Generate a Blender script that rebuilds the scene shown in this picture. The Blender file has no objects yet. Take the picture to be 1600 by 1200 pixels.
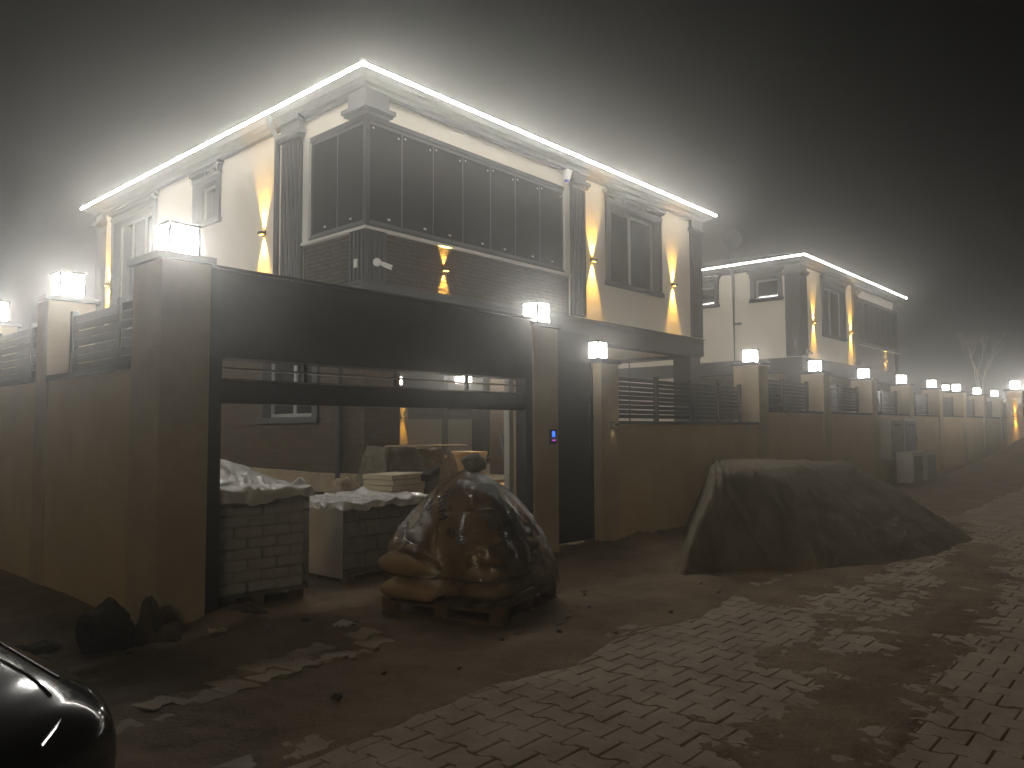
import bpy, bmesh, math, random
from mathutils import Vector, Matrix, noise
random.seed(7)
S = bpy.context.scene
COL = S.collection
R = math.radians
XF = None            # optional mirror x -> XF - x used while the second house is built

# ------------------------------------------------------------------ helpers
class MB:
    def __init__(s): s.v = []; s.f = []; s.smooth = False
    def box(s, x0, x1, y0, y1, z0, z1):
        if x0 > x1: x0, x1 = x1, x0
        if y0 > y1: y0, y1 = y1, y0
        if z0 > z1: z0, z1 = z1, z0
        n = len(s.v)
        s.v += [(x0,y0,z0),(x1,y0,z0),(x1,y1,z0),(x0,y1,z0),(x0,y0,z1),(x1,y0,z1),(x1,y1,z1),(x0,y1,z1)]
        s.f += [tuple(n+i for i in q) for q in ((0,3,2,1),(4,5,6,7),(0,1,5,4),(1,2,6,5),(2,3,7,6),(3,0,4,7))]
        return s
    def hexa(s, p):                       # eight points, bottom ring then top ring
        n = len(s.v); s.v += [tuple(q) for q in p]
        s.f += [tuple(n+i for i in q) for q in ((0,3,2,1),(4,5,6,7),(0,1,5,4),(1,2,6,5),(2,3,7,6),(3,0,4,7))]
        return s
    def rbox(s, c, size, rz=0, rx=0, ry=0, taper=1.0):
        m = Matrix.Translation(c) @ Matrix.Rotation(rz,4,'Z') @ Matrix.Rotation(ry,4,'Y') @ Matrix.Rotation(rx,4,'X')
        a,b,h = size[0]/2,size[1]/2,size[2]/2
        P = [(-a,-b,-h),(a,-b,-h),(a,b,-h),(-a,b,-h)] + [(-a*taper,-b*taper,h),(a*taper,-b*taper,h),(a*taper,b*taper,h),(-a*taper,b*taper,h)]
        return s.hexa([m @ Vector(q) for q in P])
    def tube(s, pts, r, n=8, cap=True):
        pts = [Vector(p) for p in pts]; rs = r if isinstance(r,(list,tuple)) else [r]*len(pts)
        b = len(s.v)
        for i,p in enumerate(pts):
            d = (pts[min(i+1,len(pts)-1)]-pts[max(i-1,0)]).normalized()
            a = d.cross(Vector((0,0,1)));
            if a.length < 1e-3: a = d.cross(Vector((1,0,0)))
            a.normalize(); c = d.cross(a)
            for k in range(n):
                t = 2*math.pi*k/n
                s.v.append(tuple(p + (a*math.cos(t)+c*math.sin(t))*rs[i]))
        for i in range(len(pts)-1):
            for k in range(n):
                s.f.append((b+i*n+k, b+i*n+(k+1)%n, b+(i+1)*n+(k+1)%n, b+(i+1)*n+k))
        if cap:
            s.f.append(tuple(b+k for k in reversed(range(n)))); s.f.append(tuple(b+(len(pts)-1)*n+k for k in range(n)))
        return s
    def prism(s, prof, axis, a0, a1):     # profile (list of 2d) extruded along axis; axis 0: (y,z), 1: (x,z), 2: (x,y)
        n = len(s.v); k = len(prof)
        def P(q,a): return (a,q[0],q[1]) if axis==0 else ((q[0],a,q[1]) if axis==1 else (q[0],q[1],a))
        s.v += [P(q,a0) for q in prof] + [P(q,a1) for q in prof]
        for i in range(k):
            j=(i+1)%k; s.f.append((n+i,n+j,n+k+j,n+k+i))
        s.f.append(tuple(n+i for i in reversed(range(k)))); s.f.append(tuple(n+k+i for i in range(k)))
        return s
    def ring(s, prof, x0, x1, y0, y1, open_=False):    # profile (offset outwards, z), swept round a rectangle; open_ leaves the back side out
        n=len(s.v); k=len(prof)
        for sx,sy in ((0,0),(1,0),(1,1),(0,1)):
            for o,z in prof:
                s.v.append(((x1+o) if sx else (x0-o), (y1+o) if sy else (y0-o), z))
        for c in range(4):
            d=(c+1)%4
            if open_ and c==2: continue
            for i in range(k):
                j=(i+1)%k
                s.f.append((n+c*k+i, n+d*k+i, n+d*k+j, n+c*k+j))
        return s
    def ball(s, c, r, nu=12, nv=8, fn=None):
        n=len(s.v); c=Vector(c); r=Vector(r) if not isinstance(r,(int,float)) else Vector((r,r,r))
        for i in range(nv+1):
            th=math.pi*i/nv
            for j in range(nu):
                ph=2*math.pi*j/nu
                d=Vector((math.sin(th)*math.cos(ph),math.sin(th)*math.sin(ph),math.cos(th)))
                k = fn(d) if fn else 1
                s.v.append((c.x+d.x*r.x*k, c.y+d.y*r.y*k, c.z+d.z*r.z*k))
        for i in range(nv):
            for j in range(nu):
                s.f.append((n+i*nu+j, n+(i+1)*nu+j, n+(i+1)*nu+(j+1)%nu, n+i*nu+(j+1)%nu))
        return s
    def build(s, name, mat, parent=None, smooth=False, bevel=0, sub=0):
        V = [Vector(q) for q in s.v]
        if XF is not None: V = [Vector((XF-q.x,q.y,q.z)) for q in V]
        off = wloc(parent)
        me = bpy.data.meshes.new(name)
        me.from_pydata([tuple(q-off) for q in V], [], s.f)
        bm = bmesh.new(); bm.from_mesh(me)
        bmesh.ops.recalc_face_normals(bm, faces=bm.faces); bm.to_mesh(me); bm.free()
        me.materials.append(M[mat] if isinstance(mat,str) else mat)
        if smooth:
            for p in me.polygons: p.use_smooth = True
        o = bpy.data.objects.new(name, me); COL.objects.link(o)
        if parent: o.parent = parent
        if bevel:
            b=o.modifiers.new('bevel','BEVEL'); b.width=bevel; b.segments=2; b.limit_method='ANGLE'
        if sub:
            b=o.modifiers.new('sub','SUBSURF'); b.levels=sub; b.render_levels=sub
        return o
def wloc(o):
    v = Vector((0,0,0))
    while o is not None: v += o.location; o = o.parent
    return v
def thing(name, label, cat, loc, group=None):
    o = bpy.data.objects.new(name, None); COL.objects.link(o)
    o.location = (XF-loc[0],loc[1],loc[2]) if XF is not None else loc
    o.empty_display_size = .1
    return tag(o, label, cat, group)
def tag(o, label, cat, group=None):
    o['label']=label; o['category']=cat
    if group: o['group']=group
    return o
def kind(o,k): o['kind']=k; return o
def grid(fx, nx, ny):
    m=MB()
    for j in range(ny+1):
        for i in range(nx+1): m.v.append(tuple(fx(i/nx,j/ny)))
    for j in range(ny):
        for i in range(nx):
            a=j*(nx+1)+i; m.f.append((a,a+1,a+nx+2,a+nx+1))
    return m
def nz(x,y,z=0.0): return noise.noise(Vector((x,y,z)))
def fbm(x,y,z=0.0,o=4):
    a=0;w=1
    for i in range(o): a+=w*nz(x*2**i,y*2**i,z+i*7.3); w*=.5
    return a

# ------------------------------------------------------------------ materials
M = {}
def mat(name, col, rough=.7, var=.12, vscale=3.0, bump=.0, bscale=40.0, metal=0.0, spec=.5, col2=None, bdist=.01, coat=0, detail=8):
    m = bpy.data.materials.new(name); m.use_nodes=True; t=m.node_tree; N=t.nodes; L=t.links
    b=N['Principled BSDF']; b.inputs['Roughness'].default_value=rough; b.inputs['Metallic'].default_value=metal
    b.inputs['Specular IOR Level'].default_value=spec
    if coat: b.inputs['Coat Weight'].default_value=coat; b.inputs['Coat Roughness'].default_value=.03
    tc=N.new('ShaderNodeTexCoord')
    n=N.new('ShaderNodeTexNoise'); n.inputs['Scale'].default_value=vscale; n.inputs['Detail'].default_value=detail; n.inputs['Roughness'].default_value=.65
    L.new(tc.outputs['Object'],n.inputs['Vector'])
    r=N.new('ShaderNodeValToRGB'); c2=col2 or tuple(min(1,c*(1+var)) for c in col); c1=col if col2 else tuple(c*(1-var) for c in col)
    r.color_ramp.elements[0].color=(*c1,1); r.color_ramp.elements[1].color=(*c2,1)
    r.color_ramp.elements[0].position=.35; r.color_ramp.elements[1].position=.65
    L.new(n.outputs['Fac'],r.inputs['Fac']); L.new(r.outputs['Color'],b.inputs['Base Color'])
    if bump:
        n2=N.new('ShaderNodeTexNoise'); n2.inputs['Scale'].default_value=bscale; n2.inputs['Detail'].default_value=5
        L.new(tc.outputs['Object'],n2.inputs['Vector'])
        bp=N.new('ShaderNodeBump'); bp.inputs['Strength'].default_value=bump; bp.inputs['Distance'].default_value=bdist
        L.new(n2.outputs['Fac'],bp.inputs['Height']); L.new(bp.outputs['Normal'],b.inputs['Normal'])
    M[name]=m; return m
def emit(name, col, power):
    m=bpy.data.materials.new(name); m.use_nodes=True; t=m.node_tree; t.nodes.clear()
    e=t.nodes.new('ShaderNodeEmission'); e.inputs[0].default_value=(*col,1); e.inputs[1].default_value=power
    o=t.nodes.new('ShaderNodeOutputMaterial'); t.links.new(e.outputs[0],o.inputs[0]); M[name]=m; return m
def glass(name, tint, rough=.02, ior=1.5, body=None, bodyfac=.0, bump=0, bscale=6):
    m=bpy.data.materials.new(name); m.use_nodes=True; t=m.node_tree; t.nodes.clear(); N=t.nodes; L=t.links
    tr=N.new('ShaderNodeBsdfTransparent'); tr.inputs[0].default_value=(*tint,1)
    gl=N.new('ShaderNodeBsdfGlossy'); gl.inputs['Roughness'].default_value=rough; gl.inputs[0].default_value=(.9,.9,.9,1)
    fr=N.new('ShaderNodeFresnel'); fr.inputs[0].default_value=ior
    mx=N.new('ShaderNodeMixShader'); L.new(fr.outputs[0],mx.inputs[0])
    base=tr
    if body:
        df=N.new('ShaderNodeBsdfDiffuse'); df.inputs[0].default_value=(*body,1)
        m2=N.new('ShaderNodeMixShader'); m2.inputs[0].default_value=bodyfac
        L.new(tr.outputs[0],m2.inputs[1]); L.new(df.outputs[0],m2.inputs[2]); base=m2
    L.new(base.outputs[0],mx.inputs[1]); L.new(gl.outputs[0],mx.inputs[2])
    if bump:
        tc=N.new('ShaderNodeTexCoord'); n2=N.new('ShaderNodeTexNoise'); n2.inputs['Scale'].default_value=bscale; n2.inputs['Detail'].default_value=4
        n2.inputs['Distortion'].default_value=1.2
        L.new(tc.outputs['Object'],n2.inputs['Vector']); bp=N.new('ShaderNodeBump'); bp.inputs['Strength'].default_value=bump; bp.inputs['Distance'].default_value=.05
        L.new(n2.outputs['Fac'],bp.inputs['Height']); L.new(bp.outputs[0],gl.inputs['Normal']); L.new(bp.outputs[0],fr.inputs['Normal'])
    o=N.new('ShaderNodeOutputMaterial'); L.new(mx.outputs[0],o.inputs[0]); M[name]=m; return m
def courses(name, c1, c2, mortar, bw, bh, msize, bump=.6, rough=.85, axis='x', dist=.02):
    """stone or brick courses laid on both wall directions: u = x + y"""
    m=bpy.data.materials.new(name); m.use_nodes=True; t=m.node_tree; N=t.nodes; L=t.links; b=N['Principled BSDF']; b.inputs['Roughness'].default_value=rough
    g=N.new('ShaderNodeNewGeometry'); sp=N.new('ShaderNodeSeparateXYZ'); L.new(g.outputs['Position'],sp.inputs[0])
    ad=N.new('ShaderNodeMath'); L.new(sp.outputs['X'],ad.inputs[0]); L.new(sp.outputs['Y'],ad.inputs[1])
    cb=N.new('ShaderNodeCombineXYZ'); L.new(ad.outputs[0],cb.inputs[0]); L.new(sp.outputs['Z'],cb.inputs[1])
    br=N.new('ShaderNodeTexBrick'); br.inputs['Scale'].default_value=1; br.inputs['Brick Width'].default_value=bw; br.inputs['Row Height'].default_value=bh
    br.inputs['Mortar Size'].default_value=msize; br.inputs['Mortar Smooth'].default_value=.3
    br.inputs['Color1'].default_value=(*c1,1); br.inputs['Color2'].default_value=(*c2,1); br.inputs['Mortar'].default_value=(*mortar,1)
    br.offset=.5; br.squash=1.7; br.squash_frequency=3
    nn=N.new('ShaderNodeTexNoise'); nn.inputs['Scale'].default_value=9; L.new(g.outputs['Position'],nn.inputs['Vector'])
    sc=N.new('ShaderNodeVectorMath'); sc.operation='SCALE'; sc.inputs['Scale'].default_value=.05; L.new(nn.outputs['Color'],sc.inputs[0])
    av=N.new('ShaderNodeVectorMath'); L.new(cb.outputs[0],av.inputs[0]); L.new(sc.outputs[0],av.inputs[1]); L.new(av.outputs[0],br.inputs['Vector'])
    mx=N.new('ShaderNodeMix'); mx.data_type='RGBA'; mx.blend_type='MULTIPLY'; mx.inputs[0].default_value=.7
    n3=N.new('ShaderNodeTexNoise'); n3.inputs['Scale'].default_value=14; n3.inputs['Detail'].default_value=6; L.new(g.outputs['Position'],n3.inputs['Vector'])
    L.new(br.outputs['Color'],mx.inputs[6]); L.new(n3.outputs['Color'],mx.inputs[7]); L.new(mx.outputs[2],b.inputs['Base Color'])
    h=N.new('ShaderNodeMath'); h.operation='MULTIPLY_ADD'; h.inputs[1].default_value=.8; L.new(n3.outputs['Fac'],h.inputs[0])
    inv=N.new('ShaderNodeMath'); inv.operation='SUBTRACT'; inv.inputs[0].default_value=1; L.new(br.outputs['Fac'],inv.inputs[1]); L.new(inv.outputs[0],h.inputs[2])
    bp=N.new('ShaderNodeBump'); bp.inputs['Strength'].default_value=bump; bp.inputs['Distance'].default_value=dist
    L.new(h.outputs[0],bp.inputs['Height']); L.new(bp.outputs[0],b.inputs['Normal'])
    M[name]=m; return m

mat('stucco',(.78,.73,.63),.9,.03,1.5,bump=.8,bscale=48,bdist=.014)
mat('cream_paint',(.66,.60,.48),.85,.05,2,bump=.2,bscale=60)
mat('ochre_wall',(.60,.47,.27),.9,.16,1.3,col2=(.71,.57,.35),bump=.35,bscale=70,bdist=.008)
mat('pillar_paint',(.56,.46,.31),.9,.14,1.6,bump=.35,bscale=70,bdist=.008)
mat('grey_trim',(.055,.058,.062),.7,.04,1.5)
mat('grey_light_trim',(.12,.125,.13),.65,.04,1.5)
mat('anthracite',(.022,.023,.025),.42,.1,3)
glass('milky_film',(.8,.8,.79),rough=.2,ior=1.6,body=(.66,.66,.64),bodyfac=.17,bump=.15,bscale=5)
mat('lintel_paint',(.045,.042,.038),.5,.25,2.5,bump=.06,bscale=12)
mat('black_metal',(.012,.012,.013),.35,.1,3)
mat('slat_metal',(.03,.03,.033),.38,.1,3)
mat('white_frame',(.62,.60,.56),.5,.03,3)
mat('sash_paint',(.34,.34,.33),.5,.05,3)
mat('roof_tile',(.05,.045,.042),.8,.2,6,bump=.5,bscale=18,bdist=.03)
courses('ledge_stone',(.06,.044,.034),(.105,.075,.058),(.018,.014,.012),.34,.062,.010,bump=1.0,dist=.035)
courses('dark_brick',(.095,.062,.037),(.135,.092,.056),(.07,.055,.042),.24,.075,.008,bump=.6,dist=.012)
mat('plinth',(.34,.27,.17),.9,.25,2.5,bump=.4,bscale=20,col2=(.46,.40,.30))
courses('plinth_stone',(.09,.075,.06),(.13,.11,.09),(.03,.026,.022),.5,.3,.02,bump=.8)
mat('room_dark',(.05,.05,.05),.9,.1)
glass('balcony_glass',(.66,.68,.66),ior=1.6,body=(.10,.105,.10),bodyfac=.16)
mat('window_glass',(.022,.024,.025),.04,.05,2,spec=.9)
mat('mirror_glass',(.03,.03,.03),.02,.05,2,spec=1.0); M['mirror_glass'].node_tree.nodes['Principled BSDF'].inputs['IOR'].default_value=2.6
mat('concrete',(.30,.28,.25),.9,.15,2,bump=.4,bscale=30)
mat('dirt',(.155,.11,.068),.95,.25,1.6,bump=.9,bscale=38,bdist=.02,col2=(.29,.21,.135))
mat('sand',(.155,.125,.088),.95,.2,2.2,bump=.9,bscale=60,bdist=.018,col2=(.27,.225,.165))
mat('paver',(.30,.24,.18),.88,.22,2.3,bump=.5,bscale=90,bdist=.006,col2=(.47,.385,.295))
mat('kerb_stone',(.24,.22,.19),.9,.2,4,bump=.5,bscale=40)
mat('pallet_wood',(.17,.105,.055),.85,.3,5,bump=.5,bscale=25)
mat('kraft_bag',(.42,.285,.14),.75,.12,4,bump=.5,bscale=14,bdist=.02)
mat('pack_grey',(.64,.64,.63),.5,.14,5,bump=.3,bscale=20,col2=(.80,.80,.78))
mat('block_wrap',(.46,.455,.44),.4,.2,4,bump=.5,bscale=12,bdist=.02,col2=(.24,.235,.22))
mat('slab_stone',(.55,.47,.34),.85,.08,4,bump=.3,bscale=40)
mat('broken_stone',(.20,.14,.09),.9,.3,7,bump=.8,bscale=20,bdist=.03,col2=(.50,.40,.29))
mat('dark_board',(.06,.045,.035),.8,.2,6,bump=.3)
mat('osb',(.55,.36,.15),.8,.25,16,bump=.3,bscale=60,col2=(.68,.50,.25))
mat('pale_card',(.60,.50,.34),.85,.1,5)
mat('tarp',(.10,.082,.058),.85,.35,9,bump=.9,bscale=26,bdist=.03,col2=(.19,.16,.11))
mat('rock',(.085,.07,.055),.9,.3,5,bump=.9,bscale=14,bdist=.05)
mat('green_rock',(.22,.24,.18),.85,.3,7,bump=.9,bscale=18,bdist=.03)
mat('car_paint',(.012,.012,.013),.12,.05,3,metal=.1,coat=.4,spec=.35)
mat('car_black',(.01,.01,.01),.4,.1,3)
glass('lamp_lens',(.75,.75,.78),ior=1.5)
mat('chrome',(.7,.7,.72),.12,.02,3,metal=1)
mat('tyre',(.015,.015,.015),.9,.1,5)
mat('white_plastic',(.75,.75,.74),.35,.03,5)
mat('blue_lens',(.03,.08,.5),.2,.05,5)
mat('cabinet',(.62,.60,.55),.55,.08,3)
mat('cabinet_dark',(.30,.30,.29),.5,.08,3)
mat('bark',(.55,.47,.38),.9,.2,6,bump=.4)
mat('white_litter',(.6,.58,.53),.8,.1,6)
mat('print_blue',(.02,.035,.10),.6,.05,5)
mat('print_black',(.015,.015,.015),.6,.05,5)
glass('wrap_film',(.90,.89,.87),rough=.10,ior=1.65,body=(.5,.48,.44),bodyfac=.05,bump=.35,bscale=11)
glass('stretch_film',(.86,.86,.85),rough=.30,ior=1.32,body=(.45,.45,.44),bodyfac=.12,bump=.06,bscale=3)
glass('wrap_white',(.75,.75,.74),rough=.18,ior=1.7,body=(.90,.89,.87),bodyfac=.85,bump=.4,bscale=10)
emit('led_strip',(1.0,.965,.89),130)
emit('led_strip_far',(1.0,.965,.89),62)
emit('lamp_diffuser',(1.0,.97,.91),125)
emit('fill_lantern_glow',(1.0,.95,.86),150)
emit('lamp_diffuser_weak',(1.0,.96,.89),42)
emit('lamp_diffuser_mid',(1.0,.97,.91),80)
emit('amber_dim',(1.0,.7,.3),.6)
emit('amber_slot',(1.0,.55,.10),14)
emit('screen_blue',(.05,.18,1.0),1.6)
emit('screen_pink',(.8,.15,.9),1.5)

# ------------------------------------------------------------------ ground, road, pile
def rise(x): return max(0.0, x-12)*.014
PATCH=[((3.3,1.5),(8.5,1.75),.34),((5.2,2.2),(9.5,2.5),.16),((7.2,3.15),(14,3.15),.50),((8.5,1.9),(12,2.3),.38),((2.7,1.0),(4.2,1.6),.16),((12.0,1.2),(22,1.5),.22)]
def segd(p,a,b):
    ax,ay=a; bx,by=b; dx,dy=bx-ax,by-ay; t=max(0,min(1,((p[0]-ax)*dx+(p[1]-ay)*dy)/(dx*dx+dy*dy)))
    return math.hypot(p[0]-ax-t*dx,p[1]-ay-t*dy)
def patch(x,y):
    d=min(segd((x,y),a,b)-w for a,b,w in PATCH)
    return -d + .34*fbm(x*1.4,y*1.4,3.1,4) + .26*fbm(x*6,y*6,8.0,4)
def road_edge(x): return 3.38+.16*fbm(x*.9,.3,5,4)
def dirt_h(x,y):
    r=rise(x)
    rough=.030*fbm(x*1.3,y*1.3,0,4)+.014*fbm(x*7,y*7,2,3)
    out=y-road_edge(x)
    if out>0:
        k=min(1,out/.5)
        h=.004+.02*k+rough*(.35+.9*k)
        if x<3 and y>4.5: h-=.10*min(1,(3-x)/1.5)*min(1,(y-4.5)/1.5)
        if y>5.6 and y<6.3: h+=.10*max(0,fbm(x*1.7,y*1.7,6,3))     # spill of earth along the foot of the wall
        return r+h
    p=patch(x,y)
    k=max(0,min(1,(p+.22)/.5))
    h=-.016+k*(.027+.010*max(0,p))+.013*fbm(x*9,y*9,4,3)*min(1,.35+k)
    h=max(h,-.016+ .03*max(0,1+out/.12) if out>-.12 else h)
    return r+h
def axis_pts(a,b,s0,mid,s1):
    pts=[];x=a
    while x<b:
        pts.append(x); x+= s0 if x<mid else s0+(x-mid)*s1
    pts.append(b); return pts
ax=axis_pts(1.2,34,.034,8.0,.022); ay=axis_pts(-.6,8.2,.034,6.6,.3)
ax=[-60,-20,-6,-2,0,.6]+ax+[44,60,110]; ay=[-60,-20,-6,-2]+ay+[11,16,25,60,120]
g=MB()
for y in ay:
    for x in ax: g.v.append((x,y,dirt_h(x,y) if (0<x<46 and -1.2<y<14) else rise(min(x,46))-.02))
n=len(ax)
for j in range(len(ay)-1):
    for i in range(n-1): g.f.append((j*n+i,j*n+i+1,(j+1)*n+i+1,(j+1)*n+i))
kind(g.build('ground','dirt',smooth=True),'structure')

# double-T concrete pavers, rows along y, each row half a stone on
PL,PW,AM=.24,.19,.019
def paver_outline():
    # right side (u = along the row), trapezoid wave; wide at the ends, narrow in the middle
    L2=PL/2-.0035; W2=PW/2-.0035
    pr=[(-L2,W2+AM),(-L2+.053,W2+AM),(-L2+.080,W2-AM),(L2-.080,W2-AM),(L2-.053,W2+AM),(L2,W2+AM)]
    return pr+[(-u,-w) for u,w in pr]
OUT=paver_outline()
rd=MB()
x=1.0; row=0
while x<33:
    y=-1.2+(row%2)*PL/2
    while y<3.62:
        if y<road_edge(x)+.10+.12*nz(x*3,y*3,9) and not (x<2.0 and y<.4):
            if patch(x,y)<.75:
                z=rise(x)+.004*nz(x*2,y*2,1)+random.uniform(-.003,.003)
                tx,ty=random.uniform(-.012,.012),random.uniform(-.012,.012); a=random.uniform(-.012,.012)
                b=len(rd.v); k=len(OUT)
                for sc,dz in ((1.0,-.05),(1.0,-.005),(.955,0.0)):
                    for u,w in OUT:
                        uu=u*sc; ww=w*sc
                        rd.v.append((x+ww+a*uu, y+uu-a*ww, z+dz+tx*uu+ty*ww))
                for l in range(2):
                    for i in range(k):
                        j=(i+1)%k; rd.f.append((b+l*k+i,b+l*k+j,b+(l+1)*k+j,b+(l+1)*k+i))
                rd.f.append(tuple(b+2*k+i for i in range(k)))
        y+=PL
    x+=PW; row+=1
for i in range(9):                                                  # leftover double row of pavers beside the car
    for q in (0,1):
        if random.random()<.12: continue
        x=1.72+i*.247+q*.06; y=4.33+.19*(x-1.75)+q*.197+random.uniform(-.02,.02); z=max(0,dirt_h(x,y))+random.uniform(.002,.014); a=.19+random.uniform(-.09,.09)+math.pi/2*0
        b=len(rd.v); k=len(OUT); tx,ty=random.uniform(-.06,.06),random.uniform(-.06,.06)
        for sc,dz in ((1.0,-.06),(1.0,-.005),(.955,0.0)):
            for u,w in OUT:
                uu=u*sc; ww=w*sc; rd.v.append((x+uu*math.cos(a)-ww*math.sin(a),y+uu*math.sin(a)+ww*math.cos(a),z+dz+tx*uu+ty*ww))
        for l in range(2):
            for ii in range(k):
                jj=(ii+1)%k; rd.f.append((b+l*k+ii,b+l*k+jj,b+(l+1)*k+jj,b+(l+1)*k+ii))
        rd.f.append(tuple(b+2*k+ii for ii in range(k)))
kind(rd.build('road','paver'),'structure')

# sand pile
TOE=[(7.0,4.12),(8.1,4.10),(8.45,3.66),(9.0,3.2),(9.6,2.86),(11,2.55),(12.4,2.5),(16,2.6)]
def toe(x):
    for (a,b),(c,d) in zip(TOE,TOE[1:]):
        if x<=c: return b+(d-b)*max(0,(x-a)/(c-a))
    return TOE[-1][1]
def pile_h(x,y):
    xl=8.2+max(0,1.9*(y-4.2))+.06*nz(x*2,y*2,6); top=1.12-.010*(x-9)+.015*nz(x*3,y*3,2)
    t0=xl-x; cx=max(0,.5*(t0+math.sqrt(t0*t0+.05))-.03); cr=max(0,x-12.6); cy=max(4.32-y,0)
    tw=toe(x)+.12*nz(x*1.7,1,3); fl=1.7*min(cx,.28)+(1.05+.3*nz(x*1.5,y*1.5,21))*max(0,cx-.28); h=1.2-math.hypot(1.2*cy/max(.2,4.32-tw),fl)-cr*.50
    h=top-.5*(math.sqrt((h-top)**2+.003)-(h-top)) if h>top-.3 else h   # soft flat top
    h+=.05*fbm(x*.9,y*.9,3,2)*(1 if h<1 else .3)+.036*fbm(x*3.3,y*3.3,1,6)+.020*nz(x*13,y*13,5)+.014*nz(x*31,y*31,2)+.03*max(0,nz(x*8,y*8,31)-.35)
    e=(x-xl)+.03*nz(x*3,y*3,4)
    if -.25<e<.50 and h>.05: h-=.10*max(0,math.sin(e*30))*min(1,(.50-e)*5)*min(1,(e+.25)*6)
    return h
PA=grid(lambda a,b:(lambda x,y:(x,y,max(-.12,pile_h(x,y)+rise(x)-.02)))(6.6+9.4*a,1.9+4.38*b),330,160)
tag(PA.build('sand_pile','sand',smooth=True),'long flat-topped heap of brown sand against the street wall','sand pile')
def pile2(x,y):
    d=math.hypot((x-26.2)*.9,(y-3.7)); return rise(x)+1.15-.55*d+.08*fbm(x*.9,y*.9,2,4)
PB=grid(lambda a,b:(lambda x,y:(x,y,max(.05,pile2(x,y))))(23+5.5*a,1.0+4.8*b),70,50)
tag(PB.build('earth_heap','dirt',smooth=True),'dark earth heap at the far end of the street by the amber-lit pillar','earth heap')

# ------------------------------------------------------------------ lamps and sconces
def pillar_lamp(x,y,z,label,s=.22,h=.22,weak=0):
    """cube lantern: base plate, corner posts, lid, four glowing panes; z is the top of the cap it stands on"""
    t=thing('pillar_lamp',label,'lamp',(x,y,z),'cube lanterns on the pillars')
    f=MB(); a=s/2
    f.box(x-a-.02,x+a+.02,y-a-.02,y+a+.02,z+.001,z+.028)
    f.box(x-a-.018,x+a+.018,y-a-.018,y+a+.018,z+.03+h,z+.055+h)
    for sx in (-1,1):
        for sy in (-1,1): f.box(x+sx*a-.011,x+sx*a+.011,y+sy*a-.011,y+sy*a+.011,z+.028,z+.03+h)
    for zz in (z+.03+h*.80,):
        f.box(x-a-.008,x+a+.008,y-a-.008,y-a-.001,zz,zz+.011); f.box(x-a-.008,x-a-.001,y-a,y+a,zz,zz+.011)
        f.box(x+a+.001,x+a+.008,y-a,y+a,zz,zz+.011); f.box(x-a,x+a,y+a+.001,y+a+.008,zz,zz+.011)
    f.build('frame','black_metal',t)
    MB().box(x-a+.002,x+a-.002,y-a+.002,y+a-.002,z+.0285,z+.0295+h).build('diffuser',('lamp_diffuser','lamp_diffuser_weak','lamp_diffuser_mid')[weak],t)
    return t
def spot(name,loc,dirv,power,col,ang,blend,parent,radius=.008):
    d=bpy.data.lights.new(name,'SPOT'); d.energy=power; d.color=col; d.spot_size=ang; d.spot_blend=blend; d.shadow_soft_size=radius
    o=bpy.data.objects.new(name,d); COL.objects.link(o)
    p=Vector(loc)
    if XF is not None: p.x=XF-p.x; dirv=(-dirv[0],dirv[1],dirv[2])
    o.rotation_euler=Vector(dirv).to_track_quat('-Z','Y').to_euler(); o.location=p-wloc(parent); o.parent=parent
def sconce(p,n,label,power=42,group='amber up and down wall lights',col=(1,.55,.09),ang=48,slot='amber_slot'):
    """p on the wall face, n outward unit normal (axis aligned)"""
    p=Vector(p); n=Vector(n); u=Vector((-n.y,n.x,0))
    t=thing('wall_sconce',label,'wall light',tuple(p),group)
    def bx(m,u0,u1,d0,d1,z0,z1):
        q0=p+u*u0+n*d0; q1=p+u*u1+n*d1; m.box(q0.x,q1.x,q0.y,q1.y,p.z+z0,p.z+z1); return m
    b=MB(); bx(b,-.055,.055,.001,.012,-.045,.045); bx(b,-.06,.06,.012,.085,-.025,.025); b.build('body','black_metal',t)
    for s in (1,-1):
        m=MB(); bx(m,-.04,.04,.03,.072,.0255*s,.029*s); m.build('light_slot',slot,t)
        q=p+n*.034+Vector((0,0,.032*s)); spot('beam',q,tuple(Vector((0,0,s))-n*.09),power*8.5*(1.0 if s>0 else 1.25),col,R(ang),.55,t,.018)
    return t

# ------------------------------------------------------------------ the villa (second one is its mirror image)
X0,X1,Y0,Y1=6.45,15.89,8.45,17.9
def front(u0,u1,d0,d1,z0,z1): return (u0,u1,Y0+d0,Y0+d1,z0,z1)
def left(u0,u1,d0,d1,z0,z1): return (X0+d0,X0+d1,u0,u1,z0,z1)
def right(u0,u1,d0,d1,z0,z1): return (X1-d0,X1-d1,u0,u1,z0,z1)
def wall_holes(side,u0,u1,z0,z1,holes,th=.22):
    m=MB(); us=sorted({u0,u1}|{h[0] for h in holes}|{h[1] for h in holes})
    for a,b in zip(us,us[1:]):
        hs=sorted([h for h in holes if h[0]<=a+1e-6 and h[1]>=b-1e-6],key=lambda h:h[2]); z=z0
        for h in hs:
            if h[2]>z: m.box(*side(a,b,0,th,z,h[2]))
            z=h[3]
        if z<z1: m.box(*side(a,b,0,th,z,z1))
    return m
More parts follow.
